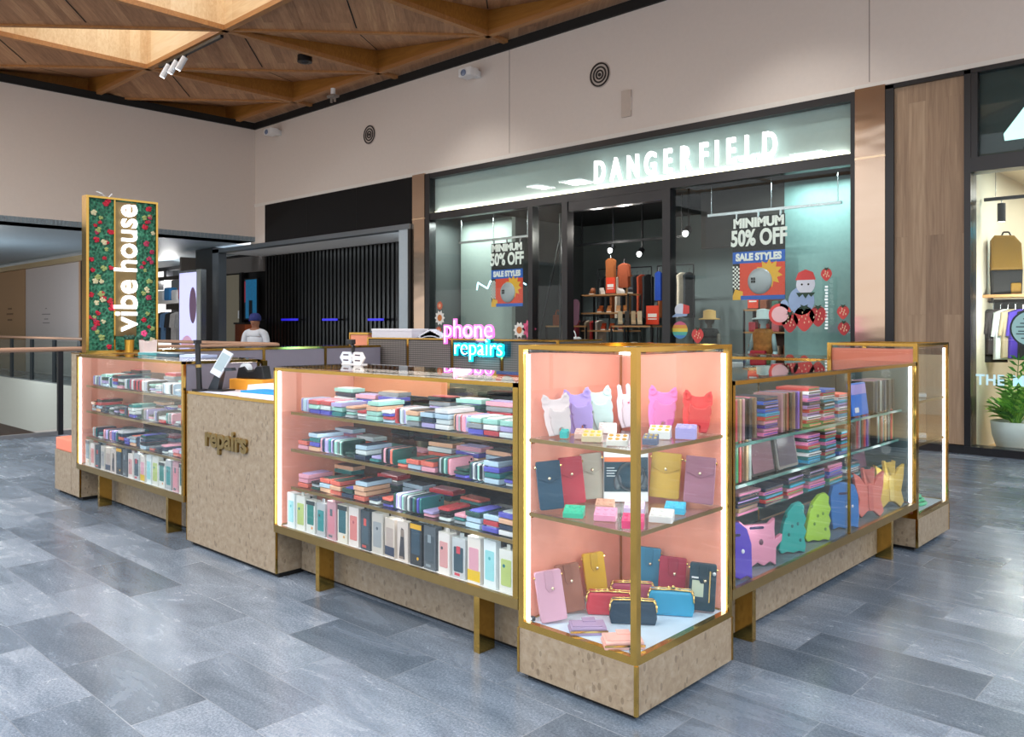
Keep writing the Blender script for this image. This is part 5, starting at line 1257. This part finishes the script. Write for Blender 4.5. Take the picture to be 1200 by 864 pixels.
# boxed cases on the cabinet floor
def box_kind(body, panel, accent, style):
    return (mat(body, .4), mat(panel, .4), mat(accent, .5), style)
KINDS = [('white and aqua', '#e4eef0', '#9adbe0', '#56b4bc', 0), ('white and lime', '#e6e8e2', '#b9cc7a', '#2c7880', 1), ('white and green', '#dfe3e0', '#1f7f78', '#e8a04c', 2), ('grey and teal', '#b8bcc0', '#2f8f92', '#4a4f55', 1),
         ('pink', '#c99aa4', '#d88a98', '#5a6a72', 3), ('cream and teal', '#e0dcd0', '#2c6670', '#e0a850', 2), ('white and pink', '#e4dcd8', '#d8827e', '#b05a60', 0), ('dark slate', '#33424c', '#3d5664', '#d0504a', 3),
         ('grey', '#c9c4bc', '#9aa0a4', '#55606a', 0), ('beige and navy', '#d8ccc0', '#b8a8a0', '#2c3c58', 4), ('white and black', '#d8ccc4', '#3a3a42', '#8a7a70', 5), ('black and yellow', '#2a3138', '#2f4a5c', '#e8b020', 2),
         ('slate grey', '#5a636b', '#47535c', '#8d9aa2', 3), ('white and rose', '#ece6e2', '#dba0a0', '#4a4f5a', 1), ('silver and navy', '#c4cacd', '#34505e', '#d04a5a', 3), ('yellow and pink', '#e6e0d8', '#e0a4b4', '#e6c024', 4)]
def case_box(x, y, z, w, h, d, kind, label, grp):
    nm, b, p, a, st = kind
    t = thing('boxed_phone_case', label, 'boxed phone case', (x, y, z), R.uniform(-.06, .06), grp)
    G().box(-w/2, w/2, 0, d, 0, h, bev=.0015).build('carton', mat(b, .35), t)
    if st == 5: G().prism([(-w*.3, h*.12), (w*.2, h*.06), (w*.12, h*.80), (-w*.1, h*.84)], .0015).build('printed_phone', mat(p, .3), t)
    else: G().prism(rrect(w*.72, h*(.62 if st != 4 else .5), .006, h*(.26 if st in (2, 4) else .16)), .0015).build('printed_phone', mat(p, .3), t)
    if st == 4: G().box(-w*.48, w*.48, -.0016, 0, .01, h*.28).build('band', mat(a, .4), t)
    elif st == 2: G().box(-w*.48, w*.48, -.0017, 0, h*.86, h*.98).build('band', mat(a if b == '#2a3138' else '#2b3438', .4), t); G().sph((w*.18, -.0015, h*.17), (.008, .0012, .008), 10).build('seal', mat(a, .5), t)
    elif st in (0, 1): G().sph((0 if st == 0 else -w*.15, -.0018, h*.62), (w*.10, .001, w*.10), 10).build('camera_print', mat(a, .4), t)
    else: G().box(-w*.14, w*.14, -.0022, -.0015, h*.62, h*.80).build('camera_print', mat(a, .4), t); G().box(-w*.3, w*.1, -.0016, 0, .012, .024).build('label_strip', mat(a, .5), t)
    if st in (1, 3): G().box(-w*.12, w*.12, d*.4, d*.6, h, h+.02).build('hang_tab', mat(b, .35), t)
for (x0, L_, cab, n) in ((-2.575, 1.965, 'long', 18), (-5.745, 2.0, 'left', 17)):
    st = (L_-.12)/n
    for k in range(n):
        kd = KINDS[(k*1 + (5 if cab == 'left' else 0)) % 16]
        h = R.uniform(.185, .215)
        case_box(x0+.055+st*(k+.5), .050, .3205, st*R.uniform(.78, .86), h, R.uniform(.03, .05), kd, '%s boxed phone case, %s from left on %s cabinet floor' % (kd[0], ORD[k+1], cab), 'boxed cases on the cabinet floors')
        if k % 2 == 0 and k < n-1:
            kd = KINDS[(k*3+2) % 16]
            case_box(x0+.055+st*(k+1.0), .135, .3205, st*.9, h*.92, .03, kd, '%s boxed phone case, second row, %s from left, %s cabinet' % (kd[0], ORD[k//2+1], cab), 'boxed cases on the cabinet floors')
# lilac folded display on the long cabinet top shelf and a blue folded one on the lower shelf
for x, z, lab, c in ((-2.28, 1.003, 'lilac moulded case display at the left rear of the top shelf, long cabinet', '#a79ae6'), (-2.46, .3205+.0, None, None)):
    if lab:
        t = thing('moulded_case', lab, 'phone case', (x-.0, .49, z), 0); g = G()
        G().box(-.09, .09, -.025, .025, 0, .035, bev=.006).build('base', mat('#d9d4ee', .4), t)
        for q in range(5): G().sph((-.07+q*.035, 0, .045+.012*(q % 2)), (.022, .02, .022), 10).build('lobe', mat(c, .4), t, smooth=True)

# ------------------------------------------------------------------ tablet and wallet cases in the right-hand cabinet
g = G(); g.box(-.08, .08, -.011, .011, 0, .20, bev=.004); g.box(-.078, .074, -.0045, .0045, .004, .2008, mi=1)
BOOK = g.mesh('wallet_case', [WHITE, mat('#cfc9c4', .6)])
g = G(); g.box(-.10, .10, -.085, .085, 0, .018, bev=.004); g.box(.098, .1006, -.08, .08, .006, .012, mi=1); g.box(-.07, .07, -.06, .06, .0175, .0186)
FOLIO = g.mesh('tablet_folio', [WHITE, mat('#d8d4d0', .6)])
RP = [('lilac', '#b79ad6'), ('sage grey', '#a4b0aa'), ('red', '#c44448'), ('charcoal', '#2c3036'), ('sand', '#a8906c'), ('mauve', '#a97e88'), ('black', '#17191d'), ('taupe', '#7a6654'), ('blue', '#2f62c8'), ('cyan', '#2fa0d0'), ('pink', '#e884b0'),
      ('brown', '#6e4a34'), ('teal', '#2a7a7a'), ('green', '#3f9a5a'), ('coral', '#f07868'), ('white', '#e6e8ea'), ('navy', '#1f3450'), ('purple', '#6a50a8')]
RM = [mat(c, .45, grain=.06) for _, c in RP]
def books(y0, n, z, cols, sh, x=-.19, pitch=.029, lean=0.):
    y = y0
    for k in range(n):
        ci = cols[k % len(cols)]
        tag(link('wallet_case', BOOK, None, (x+R.uniform(-.01, .01), .74+y, z+.001), (lean, 0, R.uniform(-.03, .03)), [RM[ci], RM[(ci+15) % 18]]),
            '%s upright wallet case on the %s shelf of the right-hand cabinet, %s in its row' % (RP[ci][0], sh, ORD[k+1]), 'wallet case', 'upright wallet cases in the right-hand cabinet'); y += pitch
    return y
def folios(y, n, z, cols, where, x=-.20, s=1.):
    h = 0; y += .10
    for k in range(n):
        ci = cols[k % len(cols)]
        o = link('tablet_folio', FOLIO, None, (x+R.uniform(-.006, .006), .74+y+R.uniform(-.005, .005), z+.001+h), (0, 0, R.uniform(-.05, .05)), [RM[ci], RM[(ci*5+3) % 18]]); o.scale = (s, s, 1)
        tag(o, '%s tablet folio, %s of %s' % (RP[ci][0], pos_word(k, n), where), 'tablet case', 'tablet folios in the right-hand cabinet'); h += .0196
zt = .948
RB = 'upper'
def bk(y0, n, z, cols, rowname, sh):
    y = y0+.10
    for k in range(n):
        ci = cols[k % len(cols)]
        tag(link('wallet_case', BOOK, None, (-.20+R.uniform(-.008, .008), .74+y, z+.001), (0, 0, R.uniform(-.03, .03)), [RM[ci], RM[(ci+7) % 18]]),
            '%s upright wallet case, %s in %s row, %s shelf, right-hand cabinet' % (RP[ci][0], ORD[k+1], rowname, sh), 'wallet case', 'upright wallet cases in the right-hand cabinet'); y += .029
bk(.09, 10, zt, [0, 1, 2, 7, 4, 5, 6, 3, 3, 7], 'first', 'top'); folios(.50, 10, zt, [10, 5, 17, 5, 2, 9, 8, 3, 8, 16], 'first folio stack, top shelf, right-hand cabinet', s=.93)
bk(.64, 9, zt, [5, 7, 11, 2, 6, 11, 7, 17, 11], 'second', 'top'); folios(1.02, 11, zt, [13, 2, 15, 0, 2, 0, 16, 10, 0, 15, 2], 'second folio stack, top shelf, right-hand cabinet', s=.93)
folios(1.23, 10, zt, [13, 10, 15, 2, 12, 6, 12, 15, 2, 8], 'third folio stack, top shelf, right-hand cabinet', s=.93)
folios(1.44, 8, zt, [15, 9, 2, 15, 0, 9, 15, 14], 'fourth folio stack, top shelf, right-hand cabinet', s=.93)
bk(1.93, 14, zt, [6, 3, 16, 3, 6, 1, 3, 6, 16, 3, 6, 12, 3, 6], 'third', 'top')
t = thing('tablet_case', 'bright blue tablet case standing upright on the top shelf, right-hand cabinet', 'tablet case', (-.14, .74+1.85, zt+.001), PI/2, None, (-.12, 0, PI/2)); G().prism(rrect(.26, .20, .012), .016, bev=.004).build('cover', mat('#2f7ae0', .4), t); G().box(-.12, .12, -.019, -.016, .13, .19).build('lilac_band', mat('#b8a8ee', .4), t); G().box(-.09, -.03, -.019, -.016, .02, .05).build('label', WHITE, t)
zm = .748
bk(.09, 8, zm, [14, 15, 12, 13, 2, 11, 4, 1], 'first', 'middle')
def upright(y, w, h, c, z, label, x=-.15, frame='#3a3436'):
    t = thing('tablet_case', label, 'tablet case', (x, .84+y, z+.001), 0, 'large tablet cases standing in the right-hand cabinet', (-.16, 0, PI/2)); G().prism(rrect(w, h, .012), .016, bev=.004).build('cover', mat(frame, .45), t); G().prism(rrect(w*.86, h*.84, .006, h*.08), .002, Matrix.Translation((0, -.0162, 0))).build('screen_panel', mat(c, .35, grain=.12), t)
upright(.475, .26, .185, '#86606c', zm, 'large mauve tablet case standing on the middle shelf, right-hand cabinet'); upright(.76, .24, .185, '#5c5560', zm, 'large grey framed tablet case standing on the middle shelf, right-hand cabinet', frame='#8d8a84')
folios(1.02, 8, zm, [9, 12, 15, 12, 2, 10, 3, 10], 'first folio stack, middle shelf, right-hand cabinet', s=.93); folios(1.24, 9, zm, [12, 2, 3, 12, 10, 12, 2, 3, 13], 'second folio stack, middle shelf, right-hand cabinet', s=.93)
folios(1.46, 7, zm, [8, 12, 2, 12, 3, 2, 12], 'third folio stack, middle shelf, right-hand cabinet', s=.93)
bk(1.66, 9, zm, [7, 2, 5, 12, 11, 2, 17, 3, 12], 'second', 'middle'); bk(2.00, 12, zm, [3, 12, 6, 11, 2, 12, 4, 3, 12, 6, 2, 13], 'third', 'middle')
zl = .568
for k in range(2):
    t = thing('carton', ['lower orange carton at the left of the lower shelf, right-hand cabinet', 'upper orange carton at the left of the lower shelf, right-hand cabinet'][k], 'box', (-.27, .74+.20, zl+.001+.077*k)); G().box(-.05, .05, -.055, .055, 0, .075, bev=.002).build('body', mat('#e08a3a', .5), t); G().box(.05, .0505, -.03, .03, .02, .05).build('label', mat('#c9702a', .5), t)
folios(.36, 6, zl, [5, 4, 16, 3, 16, 5], 'first folio stack, lower shelf, right-hand cabinet', x=-.28, s=1.25)
folios(.64, 5, zl, [16, 2, 12, 10, 16], 'second folio stack, lower shelf, right-hand cabinet', x=-.28, s=1.2); folios(.91, 6, zl, [5, 2, 5, 12, 16, 3], 'third folio stack, lower shelf, right-hand cabinet', x=-.28, s=1.2)
folios(1.18, 6, zl, [12, 10, 5, 12, 16, 3], 'fourth folio stack, lower shelf, right-hand cabinet', x=-.28, s=1.2); folios(1.45, 6, zl, [12, 13, 17, 8, 10, 5], 'fifth folio stack, lower shelf, right-hand cabinet', x=-.28, s=1.2)
folios(1.71, 5, zl, [12, 16, 15, 12, 16], 'sixth folio stack, lower shelf, right-hand cabinet', x=-.28, s=1.2)
upright(2.02, .22, .165, '#6a3a52', zl, 'plum tablet case standing at the right on the lower shelf', -.24)
# children's tablet cases on the cabinet floor
def kids(y, pts, c, label, extra=None, th=.026, tilt=-.07, x=-.098, turn=-.55):
    t = thing('kids_tablet_case', label, 'tablet case', (x, .74+y, .3215), 0, 'childrens foam tablet cases on the cabinet floor', (tilt, 0, PI/2+turn)); m = mat(c, .55, grain=.04)
    t.scale = (1.12, 1.0, 1.06)
    G().prism(pts, th, bev=.006).build('foam_body', m, t)
    if extra: extra(t, th, m)
    return t
def eyes(xs, z, r=.010, c='#e8ecf2'):
    def f(t, th, m):
        for q in xs: G().sph((q, -th, z), (r*.8, .004, r), 10).build('eye', mat(c, .4), t, smooth=True)
        G().prism(rrect(.07, .012, .006, z*1.55), .003, Matrix.Translation((0, -th, 0))).build('handle_slot', mat('#2c2450', .5), t)
    return f
def dots(c):
    def f(t, th, m):
        for q, z in ((-.03, .18), (.03, .14), (-.02, .09), (.04, .06), (0, .13)): G().sph((q, -th, z), (.007, .003, .009), 8).build('spot', mat(c, .5), t)
    return f
tomb = [(-.085, .0), (-.05, .012), (-.03, 0), (.0, .012), (.03, 0), (.06, .012), (.085, 0), (.088, .15), (.07, .215), (.035, .245), (-.035, .245), (-.07, .215), (-.088, .15)]
ghost = [(-.09, .0), (-.06, .018), (-.03, 0), (0, .018), (.03, 0), (.06, .018), (.09, 0), (.095, .08), (.125, .11), (.128, .14), (.092, .12), (.09, .17), (.095, .215), (.065, .19), (-.055, .19), (-.085, .215), (-.088, .1)]
dino = [(-.075, .02), (-.06, 0), (-.03, .008), (0, 0), (.03, .008), (.06, 0), (.07, .03), (.062, .07), (.075, .1), (.064, .13), (.078, .16), (.066, .19), (.07, .225), (.05, .245), (.015, .235), (-.02, .2), (-.045, .14), (-.06, .08)]
round_ = [(-.075, 0), (-.04, .012), (0, 0), (.04, .012), (.075, 0), (.085, .07), (.085, .18), (.065, .235), (.02, .25), (-.02, .25), (-.065, .235), (-.085, .18), (-.085, .07)]
bfly = [(-.06, 0), (-.02, .035), (.02, .035), (.06, 0), (.085, .03), (.07, .10), (.09, .18), (.10, .26), (.06, .235), (.03, .19), (.04, .28), (.03, .285), (.008, .2), (-.008, .2), (-.03, .285), (-.04, .28), (-.03, .19), (-.06, .235), (-.10, .26), (-.09, .18), (-.07, .10), (-.085, .03)]
def wing(c):
    def f(t, th, m):
        G().prism(rrect(.03, .15, .014, .04), .006, Matrix.Translation((0, -th, 0))).build('middle_ridge', mat(c, .55), t)
    return f
kids(.175, tomb, '#5a44c0', 'purple rounded foam tablet case with two eyes, first on the cabinet floor', eyes((.0, .045), .12), x=-.10)
kids(.45, ghost, '#d88ea8', 'pink scalloped foam tablet case with ears beside the purple one', eyes((.02,), .11, .014, '#6a4a58'), x=-.12)
kids(.80, dino, '#1fa8a0', 'teal spotted foam tablet case on the cabinet floor', dots('#12706c'))
kids(1.12, dino, '#9cc63a', 'lime spotted foam tablet case beside the door edge', dots('#5f8a1e'))
kids(1.50, round_, '#1f74c0', 'blue rounded foam tablet case right of the door edge', eyes((.01, .045), .12, .008))
kids(1.90, bfly, '#e87a6c', 'coral butterfly-shaped foam tablet case on the cabinet floor', wing('#d8685c'))
kids(2.27, bfly, '#dcb84a', 'golden butterfly-shaped foam tablet case at the right end of the floor', wing('#e8cc70'))
# far case: clear goods on its shelves and a green coil
t = thing('cable_coil', 'green coiled cable on the floor of the far right case', 'cable', (-.19, 3.62, .240))
for k in range(3): G().lathe([(.125-k*.018+.012*math.cos(a), .012+.022*k+.012*math.sin(a)) for a in [2*PI*i/8 for i in range(9)]], 28, caps=False).build('loop', mat('#3fd896', .4), t, smooth=True)
for k, (y, z, c) in enumerate(((3.5, .9935, '#e8f0f4'), (3.72, .9935, '#d4e2ea'), (3.5, .7035, '#e6d4d4'), (3.72, .7035, '#dfe6ea'))):
    t = thing('clear_packet', '%s clear packet on the %s shelf of the far right case' % (['front', 'rear'][k % 2], ['upper', 'lower'][k//2]), 'packet', (-.22, y, z), .3, 'clear packets in the far right case'); G().box(-.13, .13, -.07, .07, 0, .022, bev=.006).build('sleeve', mat(c, .15), t); G().box(-.09, .02, -.05, .05, .0222, .026).build('insert', mat('#aebac4', .4), t)
for k, (x, y, c) in enumerate(((-.15, 3.4, '#3a6fe0'), (-.18, 3.47, '#22262e'))):
    t = thing('charger_plug', ['blue charger plug by the green cable', 'black charger plug by the green cable'][k], 'charger', (x, y, .240)); G().box(-.025, .025, -.02, .02, 0, .03, bev=.005).build('body', mat(c, .4), t); G().tube((.025, 0, .015), (.045, 0, .015), .006).build('cable_end', mat(c, .4), t)

# ------------------------------------------------------------------ things on the repairs counter and the kiosk tops
ZK = 1.0745
ZK = 1.0545
t = thing('card_terminal', 'black counter stand holding a tilted white-screened card reader', 'card reader', (-3.60, .17, ZK), .35); t.scale = (.85, .85, .85)
G().box(-.11, .13, -.07, .07, 0, .012, bev=.004).build('base', BLACK, t)
G().prism([(-.07, .01), (.03, .01), (.07, .16), (.18, .165), (.17, .19), (.03, .185)], .05, Matrix.Translation((0, .025, 0))).build('arm', mat('#2a3138', .4), t)
s = G().box(-.05, .05, -.008, .008, -.02, .20, bev=.004).build('reader', mat('#cfd6de', .3), t, (.03, -.04, .145), (-.25, .45, .1)); G().box(-.04, .04, -.010, -.008, .03, .17).build('screen', mat('#9fb2b8', .2), s)
t = thing('carton', 'orange carton on the repairs counter under the black tape dispenser', 'box', (-3.52, .40, ZK), .25); G().box(-.16, .16, -.07, .07, 0, .075, bev=.003).build('body', mat('#f0a030', .5), t); G().box(-.02, .02, -.071, .071, .0752, .0762).build('tape', mat('#d88a20', .4), t)
t = thing('tape_dispenser', 'black tape dispenser on the orange carton', 'tape dispenser', (-3.52, .40, ZK+.0765), .25)
G().prism([(-.13, 0), (.14, 0), (.13, .05), (.12, .09), (.07, .09), (.03, .055), (-.02, .05), (-.06, .085), (-.11, .075)], .07, Matrix.Translation((0, .035, 0)), bev=.006).build('body', BLACK, t); G().tube((-.07, -.02, .065), (-.07, .02, .065), .042, 20).build('tape_roll', mat('#dfe6ea', .3), t)
t = thing('paper_stack', 'stack of white papers beside the orange carton', 'papers', (-3.20, .37, ZK), .2)
for k in range(4): G().box(-.15+.004*k, .15-.006*(k % 2), -.10, .10, .013*k, .013*k+.012, bev=.003).build('sheet_bundle', mat('#eef2f4', .7), t)
t = thing('folder', 'bright blue folder on the right of the repairs counter', 'folder', (-2.90, .17, ZK), .08); G().box(-.21, .19, -.09, .09, 0, .022).build('white_base', mat('#e6e2f2', .6), t); G().box(-.20, .19, -.085, .10, .0225, .034, bev=.003).build('cover', mat('#1f9cf0', .45), t)
t = thing('counter_sheet', 'pale printed sheet lying at the front of the counter', 'paper', (-3.28, .12, ZK), .1); G().box(-.14, .14, -.07, .06, 0, .002).build('sheet', mat('#e2dfee', .7), t); G().box(-.10, .1, -.04, .03, .0021, .0026).build('printing', mat('#e6cfd6', .7), t)
t = thing('display_pole', 'thin black pole stand rising from the repairs counter', 'stand', (-3.66, .075, ZK)); G().tube((0, 0, .01), (-.03, 0, .33), .018, 10).build('pole', BLACK, t); G().tube((0, 0, 0), (0, 0, .012), .05, 18).build('base', BLACK, t); G().tube((-.013, 0, .16), (-.015, 0, .18), .021, 10).build('collar', BRASS2, t); G().box(-.05, -.01, -.02, .02, .325, .35).build('head', BLACK, t)
t = thing('hexagon_display', 'white twin-hexagon display with black clip on top of the long cabinet', 'display', (-2.42, .46, 1.2625))
G().box(-.10, .10, -.02, .03, 0, .006).build('foot', WHITE, t)
for k, (x, c) in enumerate(((-.062, '#dfe6ee'), (.058, '#f2eee8'))):
    h = G().prism([(x-.066, .042), (x-.036, .006), (x+.036, .006), (x+.066, .042), (x+.036, .078), (x-.036, .078)], .012).build('hexagon', mat(c, .35), t)
    for z in (.055, .022): G().box(x-.026, x+.026, -.014, -.012, z, z+.008).build('slot', mat('#4a3a4a', .5), h)
G().path([(0, -.005, .078), (.01, -.005, .11), (-.02, -.005, .13)], .010, 8).build('clip_arm', BLACK, t); G().box(-.05, .01, -.02, .01, .125, .155, bev=.005).build('clip', BLACK, t)
t = thing('flower_pot', 'gold pot with dark leaves at the foot of the flower wall sign', 'potted plant', (-5.60, .385, 1.2695)); G().lathe([(.034, 0), (.040, .11), (.036, .11), (.034, .10)], 18).build('pot', mat('#c8963a', .3, .8), t)
for k in range(7): a = k*.9; G().sph((.03*math.cos(a), .03*math.sin(a), .125+.012*(k % 2)), (.02, .02, .016), 8).build('leaf', mat('#1f4a3c', .6), t, smooth=True)
t = thing('flower_pot', 'white square pot with a pink flower at the foot of the flower wall sign', 'potted plant', (-5.59, .505, 1.2695)); G().prism([(-.055, 0), (.055, 0), (.062, .11), (.02, .085), (0, .10), (-.02, .085), (-.062, .11)], .09, Matrix.Translation((.045, 0, 0)) @ Matrix.Rotation(PI/2, 4, 'Z')).build('pot', mat('#ead8d4', .5), t)
for k in range(9): a = k*.7; G().sph((.02*math.cos(a), .045*math.sin(a), .12+.014*(k % 3)), (.022, .022, .016), 8).build('leaf', mat('#2f6a58', .6), t, smooth=True)
for k in range(5): a = k*2*PI/5; G().sph((.03, .016*math.cos(a)-.01, .165+.016*math.sin(a)), (.008, .014, .014), 8).build('petal', mat('#f0508c', .6), t, smooth=True)
for k, (x, c) in enumerate(((-4.95, '#3f8f92'), (-4.6, '#2c4a58'), (-4.2, '#b8c6ea'))):
    t = thing('phone_packet', '%s packet lying on top of the left cabinet' % ['teal', 'dark slate', 'pale blue'][k], 'packet', (x, .33, 1.2625), .2, 'packets on top of the left cabinet'); G().box(-.13, .13, -.07, .07, 0, .022, bev=.004).build('sleeve', mat(c, .25), t); G().box(-.10, .05, -.05, .05, .0222, .025).build('insert', mat('#dfe8ec', .4), t)
t = thing('paper_box', 'long flat white box on the woven back cabinet', 'box', (-5.62, 3.42, 1.3705)); G().box(-.36, .36, -.12, .12, 0, .075).build('tray', mat('#e6e4ee', .6), t); G().box(-.365, .365, -.125, .125, .075, .10, bev=.003).build('lid', mat('#efedf4', .6), t)
t = thing('crumpled_paper', 'crumpled white wrapping at the right of the flat white box', 'paper', (-5.05, 3.40, 1.3705))
for k in range(6):
    g = G(); g.box(-.12, .12, -.04, .05, 0, .05, Matrix.Translation((-.05+.05*k*.6, 0, .012)) @ Matrix.Rotation(-.35+.14*k, 4, 'Y'), bev=.012); g.build('fold', mat('#dfe6f2', .6), t)
for k, (x, c, w_) in enumerate(((-1.25, '#8d9a9a', .22), (-1.0, '#b85064', .2), (-.78, '#c8586c', .18), (-1.5, '#a8b2b0', .2), (-1.8, '#d0b8a8', .22), (-2.2, '#7a8a90', .22))):
    t = thing('gift_packet', '%s packet in the low back cabinet, %s from the far right case' % ({'#8d9a9a': 'grey', '#b85064': 'crimson', '#c8586c': 'rose red', '#a8b2b0': 'pale grey', '#d0b8a8': 'sand', '#7a8a90': 'slate'}[c], ORD[[2, 1, 0, 3, 4, 5][k]+1]), 'packet', (x, 3.45, .9405), 0, 'packets in the low back cabinet')
    G().box(-w_/2, w_/2, -.08, .08, 0, .24+.03*(k % 2), bev=.01).build('body', mat(c, .4, grain=.3), t); G().box(-w_*.3, w_*.3, -.082, -.08, .05, .16).build('label', mat('#d8dcdc', .5), t)
